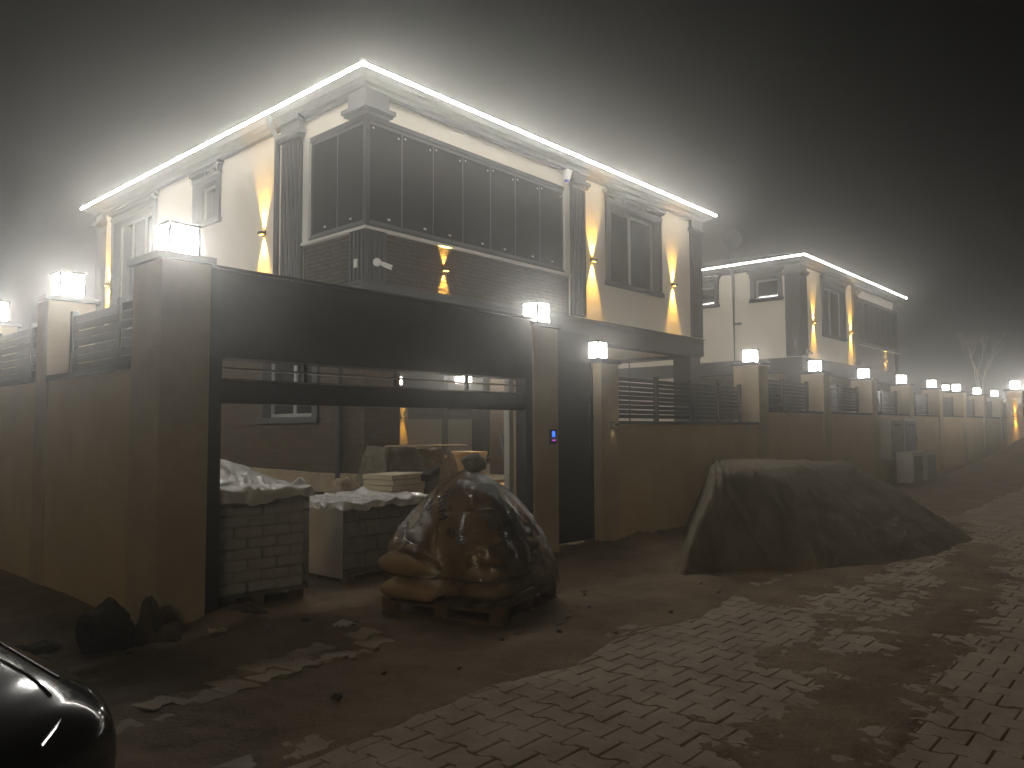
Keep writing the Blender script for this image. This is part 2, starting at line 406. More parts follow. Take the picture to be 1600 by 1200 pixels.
def window(par,side,u0,u1,z0,z1,sashes=2,hood=True,sill=True):
    """u0..u1, z0..z1: the wall opening; surround sits proud of the wall"""
    f=MB(); w=.12
    f.box(*side(u0-w,u0+.01,-.05,.16,z0-.0,z1)); f.box(*side(u1-.01,u1+w,-.05,.16,z0-.0,z1)); f.box(*side(u0+.01,u1-.01,-.045,.16,z1-.06,z1))
    fr=f.build('window',  'grey_trim', par)
    if sill: MB().box(*side(u0-w-.03,u1+w+.03,-.075,.18,z0-.09,z0)).build('sill','grey_trim',fr)
    s=MB(); a,b=u0+.012,u1-.012; c,d=z0+.002,z1-.062; k=.055
    s.box(*side(a,b,.10,.155,c,c+k)); s.box(*side(a,b,.10,.155,d-k,d)); 
    for i in range(sashes+1):
        u=a+(b-a)*i/sashes; lo=u if i==0 else (u-k if i==sashes else u-k*.6); s.box(*side(lo,lo+k*(1.2 if 0<i<sashes else 1),.099,.156,c+k,d-k))
    s.build('frame','sash_paint',fr)
    MB().box(*side(a+.02,b-.02,.125,.135,c+.02,d-.02)).build('pane','window_glass',fr)
    if hood:
        h=MB(); e=w+.02
        h.box(*side(u0-e,u1+e,-.06,-.001,z1+.001,z1+.07)); h.box(*side(u0-e-.03,u1+e+.03,-.10,-.001,z1+.13,z1+.18))
        h.box(*side(u0-e-.06,u1+e+.06,-.135,-.001,z1+.181,z1+.225)); h.box(*side(u0-e+.01,u1+e-.01,-.045,-.001,z1+.071,z1+.129))
        u=u0-e+.03
        while u<u1+e-.05: h.box(*side(u,u+.05,-.085,-.046,z1+.072,z1+.128)); u+=.10
        h.build('hood','grey_trim',fr)
    return fr
def fluted(m,side,u0,u1,z0,z1,d=-.06):
    n=max(3,round((u1-u0)/.075)); w=(u1-u0)/n
    m.box(*side(u0,u1,d,-.001,z0,z1))
    for i in range(n): m.box(*side(u0+w*(i+.22),u0+w*(i+.78),d-.022,d-.0005,z0+.03,z1-.03))
def villa(label,loc_label):
    t=thing('villa',label,'house',(X0,Y0,0))
    # upper floor walls
    wl=[(12.62,13.36,5.30,6.04),(15.15,17.04,3.75,6.04)]
    wall_holes(left,10.0,Y1,3.63,6.34,wl).build('wall','stucco',t)
    wf=[(12.28,14.06,4.46,6.0)]
    wall_holes(front,11.1,X1-.05,3.63,6.34,wf).build('wall','stucco',t)
    wr=[(9.05,9.78,5.42,6.06),(11.05,11.7,5.42,6.06)]
    wall_holes(right,Y0+.05,Y1,3.63,6.34,wr).build('wall','stucco',t)
    MB().box(X0+.22,X1-.22,Y1-.22,Y1,3.63,6.34).build('wall','stucco',t)
    b=MB(); b.box(X0+.012,11.1,Y0+.012,Y0+.22,5.985,6.34); b.box(X0+.012,X0+.22,Y0+.22,10.0,5.985,6.34); b.build('wall','stucco',t)      # band over the glazing
    # balcony recess
    r=MB(); r.box(X0+1.55,11.1,Y0+1.5,Y0+1.6,4.2,6.3); r.box(X0+1.5,X0+1.6,Y0+1.6,10.0,4.2,6.3); r.box(X0+.22,X0+1.5,9.98,10.08,4.2,6.3); r.box(11.0,11.1,Y0+.22,Y0+1.5,4.2,6.3)
    r.build('recess_wall','stucco',t)
    MB().box(X0+.23,11.0,Y0+.23,Y0+1.5,6.06,6.16).build('recess_ceiling','cream_paint',t)
    MB().box(X0+.2,11.0,Y0+.2,Y0+1.5,4.02,4.16).build('recess_floor','concrete',t)
    MB().box(10.88,11.02,Y0-.02,Y0+.1,4.402,5.984).build('white_jamb','white_frame',t); MB().box(X0-.02,X0+.1,9.82,9.968,4.402,5.984).build('white_jamb','white_frame',t)
    # stone parapet under the glazing
    p=MB(); p.box(X0+.02,11.02,Y0+.02,Y0+.2,3.63,4.36); p.box(X0+.02,X0+.2,Y0+.2,9.98,3.63,4.36); p.build('parapet','ledge_stone',t)
    s=MB(); s.box(X0-.045,11.02,Y0-.045,Y0+.22,4.362,4.40); s.box(X0-.045,X0+.22,Y0+.22,9.97,4.362,4.40); s.build('sill','white_frame',t)
    # glazing
    gz=MB(); A,Bz=4.401,5.984
    gz.box(X0+.0,10.88,Y0+.0,Y0+.07,A,A+.05); gz.box(X0,10.88,Y0,Y0+.07,Bz-.07,Bz); gz.box(X0,X0+.07,Y0+.07,9.82,A,A+.05); gz.box(X0,X0+.07,Y0+.07,9.82,Bz-.07,Bz)
    gz.box(X0-.012,X0+.06,Y0-.012,Y0+.06,A+.051,Bz-.071)
    gzo=gz.build('balcony_glazing','grey_trim',t)
    edges=[6.53,7.11,7.72,8.34,8.97,9.58,10.22,10.87]
    k=0
    for a,b in zip(edges,edges[1:]):
        MB().box(*front(a+.008,b-.008,.028,.038,A+.105,Bz-.115)).build('pane','balcony_glass',gzo)
        r=MB(); r.box(*front(a+.008,b-.008,.018,.05,A+.056,A+.104)); r.box(*front(a+.008,b-.008,.018,.05,Bz-.114,Bz-.076)); r.box(*front(b-.007,b+.007,.02,.048,A+.056,Bz-.076)); r.build('pane_rail','grey_light_trim',gzo)
        uu=a+.32+.1*(k%2)
        for q in ((uu,uu+.05,A+.16,A+.185),(a+.05,a+.075,Bz-.17,Bz-.15),(b-.075,b-.05,Bz-.2,Bz-.18)): MB().box(*front(q[0],q[1],.024,.027,q[2],q[3])).build('sticker','white_plastic',gzo)
        k+=1
    le=[8.53,9.15,9.80]
    for a,b in zip(le,le[1:]):
        MB().box(*left(a+.008,b-.008,.028,.038,A+.105,Bz-.115)).build('pane','balcony_glass',gzo)
        r=MB(); r.box(*left(a+.008,b-.008,.018,.05,A+.056,A+.104)); r.box(*left(a+.008,b-.008,.018,.05,Bz-.114,Bz-.076)); r.box(*left(b-.007,b+.007,.02,.048,A+.056,Bz-.076)); r.build('pane_rail','grey_light_trim',gzo)
        lab=MB(); lab.box(*left(a+.28,a+.33,.024,.027,A+.16,A+.185)); lab.build('sticker','white_plastic',gzo)
    # pilasters
    def capital(par,side,u0,u1,z0,z1,d):
        c=MB(); c.box(*side(u0-.0,u1+.0,d-.02,-.002,z0+.09,z1)); c.box(*side(u0-.05,u1+.05,d-.09,-.002,z0+.03,z0+.089)); c.box(*side(u0-.025,u1+.025,d-.055,-.002,z0-.03,z0+.029)); c.box(*side(u0-.04,u1+.04,d-.07,-.002,z1+.001,z1+.06))
        c.build('capital','grey_light_trim',par)
    for side,u0,u1,z0 in ((left,9.97,10.48,3.66),(front,11.04,11.44,3.66),(left,17.55,17.9,3.66)):
        m=MB(); fluted(m,side,u0,u1,z0,6.02); o=m.build('pilaster','grey_trim',t); capital(o,side,u0,u1,6.06,6.30,-.07)
    m=MB(); m.box(X1-.44,X1+.04,Y0-.05,Y0+.40,3.66,6.02)
    for i in range(5): m.box(X1-.42+i*.09,X1-.37+i*.09,Y0-.07,Y0-.0505,3.7,5.98); m.box(X1+.0405,X1+.06,Y0-.03+i*.085,Y0+.02+i*.085,3.7,5.98)
    o=m.build('pilaster','grey_trim',t)
    c=MB(); c.box(X1-.45,X1+.06,Y0-.07,Y0+.42,6.12,6.31); c.box(X1-.50,X1+.11,Y0-.13,Y0+.47,6.07,6.119); c.box(X1-.47,X1+.09,Y0-.10,Y0+.44,6.021,6.069); c.build('capital','grey_light_trim',o)
    # corner pier under and capital over the glass corner
    m=MB(); m.box(X0-.03,X0+.34,Y0-.03,Y0+.34,3.64,4.361)
    for i in range(4): m.box(X0+.0+i*.085,X0+.045+i*.085,Y0-.05,Y0-.0305,3.66,4.34); m.box(X0-.05,X0-.0305,Y0+.0+i*.085,Y0+.045+i*.085,3.66,4.34)
    o=m.build('pilaster','grey_trim',t)
    c=MB(); c.box(X0-.05,X0+.36,Y0-.05,Y0+.36,6.09,6.36); c.box(X0-.09,X0+.40,Y0-.09,Y0+.40,5.99,6.03); c.box(X0-.12,X0+.43,Y0-.12,Y0+.43,6.031,6.089); c.box(X0-.08,X0+.39,Y0-.08,Y0+.39,6.361,6.40); c.box(X0-.11,X0+.42,Y0-.11,Y0+.42,6.401,6.43)
    c.build('capital','grey_light_trim',t)
    # cornice, LED strip, roof
    pr=[(-.05,6.28),(.015,6.28),(.03,6.325),(.09,6.34),(.12,6.375),(.20,6.40),(.245,6.44),(.27,6.462),(.285,6.465),(.285,6.51),(-.05,6.51)]
    cn=MB().ring(pr,X0,X1,Y0,Y1).build('cornice','grey_trim',t)
    MB().ring([(.286,6.478),(.305,6.478),(.305,6.508),(.286,6.508)],X0,X1,Y0,Y1,open_=True).build('light_strip','led_strip' if XF is None else 'led_strip_far',cn)
    e=.27; xa,xb,ya,yb=X0-e,X1+e,Y0-e,Y1+e; h=1.35; hw=(xb-xa)/2
    n_=18; rf=MB(); cxm=(xa+xb)/2; rl=max(0,(yb-ya)-2*hw)/2; cym=(ya+yb)/2
    rp=[(xa,ya,6.52),(xb,ya,6.52),(xb,yb,6.52),(xa,yb,6.52),(cxm,cym-rl-.02,6.52+h),(cxm,cym+rl+.02,6.52+h)]
    rf.v+=rp; rf.f+=[(0,1,4),(1,2,5,4),(2,3,5),(3,0,4,5),(0,3,2,1)]
    for i in range(1,13):                                            # tile courses: thin steps that follow the slope
        f=i/13
        def at(p,q): return tuple(Vector(p)+(Vector(q)-Vector(p))*f)
        a0,a1,a2,a3=at(rp[0],rp[4]),at(rp[1],rp[4]),at(rp[2],rp[5]),at(rp[3],rp[5])
        for p,q in ((a0,a1),(a1,a2),(a3,a0)):
            rf.tube([(p[0],p[1],p[2]+.012),(q[0],q[1],q[2]+.012)],.016,5,False)
    for p,q in ((rp[0],rp[4]),(rp[1],rp[4]),(rp[2],rp[5]),(rp[3],rp[5]),(rp[4],rp[5])): rf.tube([p,q],.06,6)
    rf.build('roof','roof_tile',t)
    # fascia of the upper floor and soffit
    fb=MB(); fb.box(X0-.05,X1+.05,Y0-.05,Y0+.25,3.24,3.60); fb.box(X0-.05,X0+.25,Y0+.25,Y1,3.24,3.60); fb.box(X1-.25,X1+.05,Y0+.25,Y1,3.24,3.60)
    for z0,z1,o in ((3.60,3.63,.075),(3.21,3.239,.02),(3.52,3.55,.065),(3.26,3.29,.062)):
        fb.box(X0-o,X1+o,Y0-o,Y0-.051 if z0!=3.60 and z0!=3.21 else Y0+.25,z0+.001,z1)
        if z0 in (3.60,3.21): fb.box(X0-o,X0+.25,Y0+.25,Y1,z0+.001,z1); fb.box(X1-.25,X1+o,Y0+.25,Y1,z0+.001,z1)
        else: fb.box(X1+.051,X1+o,Y0-o,Y1,z0+.001,z1); fb.box(X0-o,X0-.051,Y0-o,Y1,z0+.001,z1)
    fb.build('fascia','grey_trim',t)
    MB().box(X0+.25,X1-.25,Y0+.25,Y1-.3,3.28,3.34).build('soffit','cream_paint',t)
    # ground floor
    wall_holes(left,Y0+.62,Y1,.85,3.21,[(9.62,10.98,1.80,2.95)]).build('wall','dark_brick',t)
    window(t,left,9.62,10.98,1.80,2.95,2,hood=False)
    MB().box(X0,X0+.62,Y0,Y0+.615,.85,3.21).build('pier','dark_brick',t)
    MB().box(X0+.45,X0+.62,Y0+.62,11.8,.85,3.21).build('wall','dark_brick',t)
    wall_holes(lambda u0,u1,d0,d1,z0,z1:(u0,u1,11.8+d0,11.8+d1,z0,z1),7.08,X1,.85,3.21,[(8.9,13.65,.87,3.0)]).build('wall','dark_brick',t)
    MB().box(X1-.22,X1,12.05,Y1,.0,3.21).build('wall','stucco',t)
    MB().box(X1-.45,X1-.01,Y0+.01,Y0+.45,.85,3.21).build('pier','grey_trim',t)
    MB().box(9.55,9.95,Y0+.25,Y0+.6,.85,3.21).build('pier','dark_brick',t)
    d=MB(); q=lambda u0,u1,d0,d1,z0,z1:(u0,u1,11.8+d0,11.8+d1,z0,z1)
    for u in (8.91,11.12,13.53): d.box(*q(u,u+.11,.06,.14,.88,2.99))
    d.box(*q(9.02,13.53,.06,.14,.88,.97)); d.box(*q(9.02,13.53,.06,.14,2.9,2.99))
    do=d.build('sliding_door','anthracite',t)
    for u0,u1 in ((9.025,11.115),(11.235,13.525)): MB().box(*q(u0,u1,.095,.105,.975,2.895)).build('pane','mirror_glass',do)
    m=MB().box(X0-.03,X0+.62,Y0-.03,Y1,.0,.60); m.build('plinth','plinth_stone',t)
    m=MB(); y=Y0-.06
    while y<Y1-.2:
        l=random.uniform(.9,1.3); m.rbox((X0-.05,min(y+l/2,Y1),.87),(.05,l-.012,.27+random.uniform(-.02,.02)),0,random.uniform(-.02,.02),R(-6)); y+=l
    m.rbox((X0+.3,Y0-.06,.87),(.7,.05,.26),0,R(6),0); m.build('insulation_strip','plinth',t)
    ts=MB(); ts.box(X0+.62,X1,7.95,11.79,.62,.848); ts.box(X0+.66,X1-.1,8.1,11.7,0,.619); ts.build('terrace_slab','plinth',t)
    # rain pipes
    m=MB(); x,y=X0-.10,10.56
    m.tube([(X0-.26,y,6.50),(X0-.24,y,6.30),(x,y,6.14),(x,y,3.7)],.045,10); m.build('downspout','grey_trim',t)
    m=MB(); m.tube([(X0-.08,8.92,3.22),(X0-.08,8.92,.2)],.045,10); m.build('downspout','grey_trim',t)
    x=X1+.07; m=MB(); m.tube([(X1+.24,10.42,6.5),(X1+.2,10.42,6.36),(x,10.42,6.2),(x,10.42,.4)],.045,10)
    m.box(X1+.001,X1+.12,10.2,10.44,4.72,4.77); m.build('downspout','grey_trim',t)
    # windows
    window(t,left,12.62,13.36,5.30,6.04,1); window(t,left,15.15,17.04,3.75,6.04,3,sill=False)
    window(t,front,12.28,14.06,4.46,6.0,2)
    window(t,right,9.05,9.78,5.42,6.06,1); window(t,right,11.05,11.7,5.42,6.06,1)
    return t
def stone_sconce(lab):
    return sconce((7.93,Y0+.02,4.02),(0,-1,0),lab,power=26)
def sec_camera(p,n,label):
    p=Vector(p); n=Vector(n); u=Vector((-n.y,n.x,0))
    t=thing('security_camera',label,'camera',tuple(p))
    MB().ball(p+n*.05,.058,14,10).build('mount','white_plastic',t,smooth=True)
    a=p+n*.09+Vector((0,0,-.01)); b=a+n*.12+u*.13+Vector((0,0,-.07))
    MB().tube([a,a*.6+b*.4,b],[.022,.034,.036],12).build('barrel','white_plastic',t,smooth=True)
    MB().tube([b+(b-a).normalized()*.001,b+(b-a).normalized()*.006],.028,12).build('lens','black_metal',t)
    return t
v1=villa('two-storey cream villa above the gate, glazed corner balcony facing the camera','')
sconce((X0,11.08,4.75),(-1,0,0),'amber wall light on the left flank of the near villa, beside the fluted pilaster')
sconce((X0,17.34,4.73),(-1,0,0),'small amber wall light at the far left end of the near villa')
sconce((11.72,Y0,4.77),(0,-1,0),'amber wall light between the glazed balcony and the front bedroom window of the near villa')
sconce((14.68,Y0,4.71),(0,-1,0),'amber wall light right of the front bedroom window of the near villa')
stone_sconce('amber wall light on the dark stone parapet under the near balcony glazing')
sec_camera((X0+.12,Y0-.05,3.90),(0,-1,0),'white bullet camera on the fluted corner pier of the near villa')
jb=MB().box(X0-.075,X0-.0505,Y0+.10,Y0+.17,3.83,3.95).build('junction_box','white_plastic',bevel=.006); tag(jb,'small white junction box on the corner pier beside the bullet camera','junction box')
t=thing('alarm_siren','white alarm siren with blue lens under the eave right of the balcony','alarm',(10.94,Y0,6.18))
MB().hexa([(10.87,Y0-.05,6.12),(11.0,Y0-.05,6.12),(11.0,Y0-.0,6.12),(10.87,Y0-.0,6.12),(10.855,Y0-.10,6.30),(11.015,Y0-.10,6.30),(11.015,Y0-.0,6.30),(10.855,Y0-.0,6.30)]).build('housing','white_plastic',t,bevel=.01)
MB().box(10.885,10.985,Y0-.062,Y0-.008,6.07,6.119).build('lens','blue_lens',t,bevel=.01)
XF=37.66
v2=villa('smaller-looking farther cream villa behind the street wall, second house along','')
sconce((11.64,Y0,4.72),(0,-1,0),'amber wall light right of the front window of the farther villa')
sconce((14.87,Y0,4.72),(0,-1,0),'amber wall light left of the front window of the farther villa')
stone_sconce('amber wall light on the dark stone parapet of the farther villa')
sec_camera((15.65,Y0-.07,3.80),(0,-1,0),'white bullet camera low on the corner pilaster of the farther villa')
XF=None
t=thing('satellite_dish','satellite dish on the roof of the farther villa','satellite dish',(21.6,11.2,6.75))
def dish(a,b):
    r=.34*a; an=2*math.pi*b; c=Vector((21.3,10.2,7.2)); ax_=Vector((-.75,-.55,.35)).normalized(); e1=ax_.cross(Vector((0,0,1))).normalized(); e2=e1.cross(ax_)
    return c+e1*r*math.cos(an)*.8+e2*r*math.sin(an)+ax_*(r*r*.5)
o=grid(dish,6,24).build('reflector','grey_light_trim',t,smooth=True); o.modifiers.new('s','SOLIDIFY').thickness=.012
MB().tube([(21.6,10.5,6.45),(21.55,10.42,7.05),(21.33,10.22,7.18)],.022,8).build('mast','grey_trim',t)

# ------------------------------------------------------------------ gate, door, boundary walls
def gate_pillar(x0,x1,y0,y1,top,label):
    t=thing('gate_pillar',label,'pillar',((x0+x1)/2,(y0+y1)/2,0))
    MB().box(x0,x1,y0,y1,-.3,top-.06).build('shaft','pillar_paint',t)
    MB().box(x0-.04,x1+.03,y0-.04,y1+.04,top-.059,top).build('cap','grey_trim',t)
    return t
gate_pillar(2.75,3.17,6.30,6.86,3.08,'broad ochre gate pillar at the corner of the left wall')
gate_pillar(7.47,7.95,6.30,6.78,2.98,'ochre gate pillar with the intercom, between gate and door')
gate_pillar(8.93,9.36,6.30,6.74,2.60,'narrow ochre pillar right of the dark entrance door')
pillar_lamp(2.99,6.55,3.08,'large bright cube lantern on the corner gate pillar',.25,.24)
pillar_lamp(7.78,6.52,2.98,'cube lantern on the pillar between gate and entrance door',.25,.24,2)
pillar_lamp(9.16,6.54,2.60,'cube lantern low beside the entrance door, under the villa overhang',.22,.22,1)
t=thing('garage_gate','dark metal gateway, raised leaf with two thin rails under a deep lintel panel','gate',(5.3,6.4,0))
MB().box(3.175,7.465,6.33,6.62,2.24,3.0).build('lintel_panel','lintel_paint',t)
MB().box(3.175,7.465,6.29,6.66,3.001,3.03).build('capping','grey_trim',t)
for x0,x1 in ((3.175,3.30),(7.34,7.465)): MB().box(x0,x1,6.33,6.5,0,2.239).build('jamb','anthracite',t)
MB().box(3.301,7.339,6.36,6.46,1.84,2.04).build('bottom_rail','anthracite',t)
MB().tube([(3.3,6.41,2.15),(7.34,6.41,2.15)],.012,8).build('thin_rail','chrome',t)
MB().tube([(3.3,6.37,2.05),(7.34,6.37,2.05)],.010,8).build('thin_rail','chrome',t)
for x in (4.2,5.3,6.4): MB().box(x-.02,x+.02,6.42,6.46,2.041,2.239).build('stile','anthracite',t)
MB().box(7.245,7.325,6.53,6.62,0,2.239).build('guide_post','white_frame',t)
t=thing('entrance_door','tall black entrance door between two ochre pillars','door',(8.44,6.5,0))
MB().box(7.952,8.928,6.50,6.62,2.55,2.95).build('transom','anthracite',t)
MB().box(7.99,8.89,6.46,6.53,.07,2.54).build('leaf','black_metal',t)
for x0,x1 in ((7.952,7.988),(8.892,8.928)): MB().box(x0,x1,6.44,6.6,.0,2.549).build('jamb','anthracite',t)
MB().tube([(8.80,6.455,1.25),(8.80,6.41,1.25),(8.80,6.41,1.95),(8.80,6.455,1.95)],.014,8).build('handle','chrome',t)
t=thing('intercom','black intercom with lit blue screen on the pillar beside the gate','intercom',(7.82,6.3,1.5))
MB().box(7.755,7.885,6.275,6.299,1.41,1.60).build('case','black_metal',t,bevel=.008)
MB().box(7.79,7.85,6.272,6.2745,1.50,1.575).build('screen','screen_blue',t)
for x in (7.795,7.835): MB().box(x,x+.018,6.272,6.2745,1.45,1.468).build('button','screen_pink',t)
t=sconce((9.20,6.30,1.66),(0,-1,0),'dim black wall light on the pillar right of the entrance door',power=.05,col=(1,.8,.5),ang=60,slot='amber_dim')

def slats(side_axis,a0,a1,p,z0,z1,label,posts,rows=8):
    """slatted metal fence panel in line with axis; p is the position across it"""
    t=thing('slatted_fence',label,'fence',((a0+a1)/2,p,z0) if side_axis=='x' else (p,(a0+a1)/2,z0),'slatted fence panels on the boundary walls')
    def bx(m,u0,u1,d0,d1,za,zb):
        return m.box(u0,u1,p+d0,p+d1,za,zb) if side_axis=='x' else m.box(p+d0,p+d1,u0,u1,za,zb)
    m=MB(); h=(z1-z0-.06)/rows
    for i in range(rows):
        za=z0+.05+i*h
        for u0,u1 in zip(posts,posts[1:]):
            w=random.uniform(-.004,.004); bx(m,u0+.036,u1-.036,-.011,.011,za+.0+w,za+h-.013+w)
    m.build('slat_panel','slat_metal',t)
    for u in posts:
        m=MB(); bx(m,u-.035,u+.035,-.03,.03,z0,z1+.03); m.build('post','slat_metal',t)
    return t
# street wall
wall=thing('boundary_wall','long ochre street wall with square pillars running right from the door','wall',(9.4,6.5,0))
PX=[14.10+3.385*i for i in range(9)]
def bay(x0,x1,top):
    MB().box(x0,x1,6.33,6.755,-.2,top-.05).build('panel','ochre_wall',wall); MB().box(x0,x1,6.756,6.785,-.2,top-.05).build('inner_face','cream_paint',wall)
    MB().box(x0,x1,6.30,6.82,top-.049,top).build('coping','grey_trim',wall)
bay(9.361,PX[0]-.001,1.72)
for i,x in enumerate(PX):
    top=2.87+.004*i
    o=MB().box(x,x+.42,6.29,6.80,-.2,top-.05).build('pillar','pillar_paint',wall)
    MB().box(x-.04,x+.46,6.25,6.84,top-.049,top).build('cap','grey_trim',o)
    if i<8: bay(x+.421,PX[i+1]-.001,1.97+.01*i)
    lab=['cube lantern on the first pillar past the entrance door','cube lantern on the second pillar of the street wall, below the farther villa corner','cube lantern on the third pillar of the street wall, below the farther villa window','cube lantern on the pillar right of the meter cabinets','cube lantern two pillars beyond the meter cabinets','cube lantern three pillars beyond the meter cabinets, left of the bare tree','cube lantern four pillars beyond the meter cabinets, under the bare tree','cube lantern on the last pillar before the amber-lit end pillar','cube lantern on the farthest pillar at the end of the street wall'][i]
    pillar_lamp(x+.21,6.55,top,lab,weak=1)
fl=['black slatted fence panel between the entrance door and the first wall pillar','slatted fence panel between the first and second pillars of the street wall','slatted fence panel between the second and third pillars of the street wall','slatted fence panel above the grey meter cabinets']+['slatted fence panel on the wall, %s past the meter cabinets'%w for w in ('first bay','second bay','third bay','fourth bay','fifth bay')]
slats('x',9.42,14.06,6.66,1.72,2.42,fl[0],[9.46,10.98,12.12,13.15,14.02],9)
for i in range(8):
    a,b=PX[i]+.46,PX[i+1]-.04; z=1.97+.01*i
    slats('x',a,b,6.64,z,z+.66,fl[i+1],[a+.04,(a+b)/2,b-.04],8)
sconce((14.31,6.80,1.95),(0,1,0),'amber wall light on the yard side of the first wall pillar',30)
sconce((17.70,6.80,1.95),(0,1,0),'amber wall light on the yard side of the second wall pillar',30)
sconce((7.71,6.78,1.95),(0,1,0),'amber wall light on the yard side of the pillar between gate and door',7)
# end wall that steps out to the street
ew=thing('end_pillar','cream pillar stepping out to the street at the far end of the wall','pillar',(28.4,4.4,.2))
MB().box(28.7,29.2,4.2,4.65,0,2.75).build('shaft','pillar_paint',ew); MB().box(28.66,29.24,4.16,4.69,2.751,2.80).build('cap','grey_trim',ew)
MB().box(29.2,33,4.25,4.6,0,2.3).build('panel','ochre_wall',ew)
MB().box(31.4,31.85,4.2,4.66,0,2.75).build('shaft','pillar_paint',ew); MB().box(31.36,31.89,4.16,4.70,2.751,2.80).build('cap','grey_trim',ew)
pillar_lamp(31.62,4.43,2.80,'unseen cube lantern added on the street-side end wall to light the far wall')  # out-of-view lamp, added with its pillar to brighten the far street wall
pillar_lamp(28.95,4.42,2.80,'cube lantern on the end pillar that carries the amber wall light')
sconce((28.7,4.40,1.95),(-1,0,0),'tall amber wall light on the end pillar at the far right',10,ang=24)
pillar_lamp(37.6,8.3,3.2,'small distant cube lantern seen behind the street wall fences',.22,weak=1)
dp=thing('garden_pillar','distant pillar behind the street wall that carries a lantern','pillar',(37.6,8.3,.3)); MB().box(37.4,37.8,8.1,8.5,.2,3.16).build('shaft','pillar_paint',dp); MB().box(37.36,37.84,8.06,8.54,3.161,3.199).build('cap','grey_trim',dp)
# left wall
lw=thing('boundary_wall','ochre side wall running left from the corner gate pillar','wall',(2.9,9,0))
LY=[8.95,11.62,14.3]
prev=6.861
for i,y in enumerate(LY):
    MB().box(2.765,3.05,prev,y-.001,-.4,2.13).build('panel','ochre_wall',lw); MB().box(2.73,3.09,prev,y-.001,2.131,2.18).build('coping','grey_trim',lw)
    top=3.03
    o=MB().box(2.74,3.2,y,y+.34,-.4,top-.05).build('pillar','pillar_paint',lw); MB().box(2.70,3.24,y-.04,y+.38,top-.049,top).build('cap','grey_trim',o)
    pillar_lamp(2.98,y+.17,top,['cube lantern on the middle left pillar, beside the corner gate pillar','cube lantern at the left edge on the side wall','cube lantern farthest back on the side wall'][i],.24,.23)
    slats('y',prev+.03,y-.03,2.97,2.18,2.84,['slatted fence panel on the side wall next to the corner gate pillar','slatted fence panel at the left edge, beyond the second lantern','slatted fence panel farthest back on the side wall'][i],[prev+.07,(prev+y)/2-.25,y-.07],7)
    prev=y+.341
for x,y,z,lab in ((8.85,8.98,2.36,'white lantern added in the terrace to light the yard, right one behind the slot over the gate'),(7.35,9.2,2.38,'white lantern added in the terrace to light the yard, left one behind the slot over the gate')):  # both lanterns are added to brighten the yard
    t=thing('fill_lantern',lab,'lamp',(x,y,z),'lanterns added in the terrace as yard fill light')
    MB().box(x-.09,x+.09,y-.09,y+.09,z,z+.10).build('diffuser','fill_lantern_glow',t)
    f=MB(); f.box(x-.1,x+.1,y-.1,y+.1,z+.101,z+.12); f.box(x-.1,x+.1,y-.1,y+.1,z-.016,z-.001); f.build('frame','black_metal',t)
    MB().tube([(x,y,z+.12),(x,y,3.28)],.008,6).build('rod','black_metal',t)
# meter cabinets
for i,(x,lab) in enumerate(((21.55,'left grey wall-mounted meter cabinet under the slatted fence'),(22.85,'right grey wall-mounted meter cabinet under the slatted fence'))):
    t=thing('meter_cabinet',lab,'meter cabinet',(x+.5,6.3,1),'meter cabinets on the street wall')
    MB().box(x,x+1.15,6.08,6.325,.78,1.86).build('case','cabinet',t,bevel=.01)
    MB().box(x+.06,x+1.09,6.06,6.079,.84,1.80).build('door','cabinet_dark',t,bevel=.006)
    MB().box(x+.3,x+.85,6.052,6.0595,1.66,1.71).build('vent','black_metal',t)
    MB().tube([(x+1.0,6.055,1.25),(x+1.0,6.03,1.25),(x+1.0,6.03,1.4),(x+1.0,6.055,1.4)],.01,6).build('handle','black_metal',t)
for i,(x,lab) in enumerate(((21.7,'left pale utility box standing on the ground under the meter cabinets'),(23.05,'right pale utility box standing on the ground under the meter cabinets'))):
    t=thing('utility_box',lab,'utility box',(x,5.85,.1),'utility boxes under the meter cabinets')
    MB().box(x,x+.95,5.6,6.0,.05,.93).build('case','cabinet',t,bevel=.012); MB().box(x-.02,x+.97,5.58,6.02,.931,.97).build('lid','cabinet',t,bevel=.006)
    MB().box(x+.07,x+.88,5.585,5.599,.2,.86).build('door','cabinet_dark',t); MB().box(x+.72,x+.76,5.57,5.584,.5,.62).build('handle','black_metal',t)

# ------------------------------------------------------------------ bag pallet
def pallet(cx,cy,z,a,label,w=1.2,d=1.0,mat_='pallet_wood'):
    t=thing('wooden_pallet',label,'pallet',(cx,cy,z))
    m0=Matrix.Translation((cx,cy,z))@Matrix.Rotation(a,4,'Z')
    m=MB()
    for i in range(7):
        v=-d/2+.05+i*(d-.1)/6; m.rbox(m0@Vector((0,v,.133)),(w,.095,.022),a+random.uniform(-.008,.008))
    m.build('deck_boards',mat_,t)
    for sx in (-1,0,1):
        u=sx*(w/2-.06); m=MB().rbox(m0@Vector((u,0,.11)),(.1,d,.022),a)
        for v in (-d/2+.07,0,d/2-.07): m.rbox(m0@Vector((u,v,.058)),(.1,.12,.08),a)
        m.rbox(m0@Vector((u,0,.009)),(.1,d,.018),a); m.build('runner',mat_,t)
    return t
BA=R(18); BC=Vector((5.03,4.98,0)); BM=Matrix.Translation(BC)@Matrix.Rotation(BA,4,'Z')
pallet(BC.x,BC.y,.02,BA,'wooden pallet under the plastic-covered cement bags',1.22,1.16)
bagmesh=[]
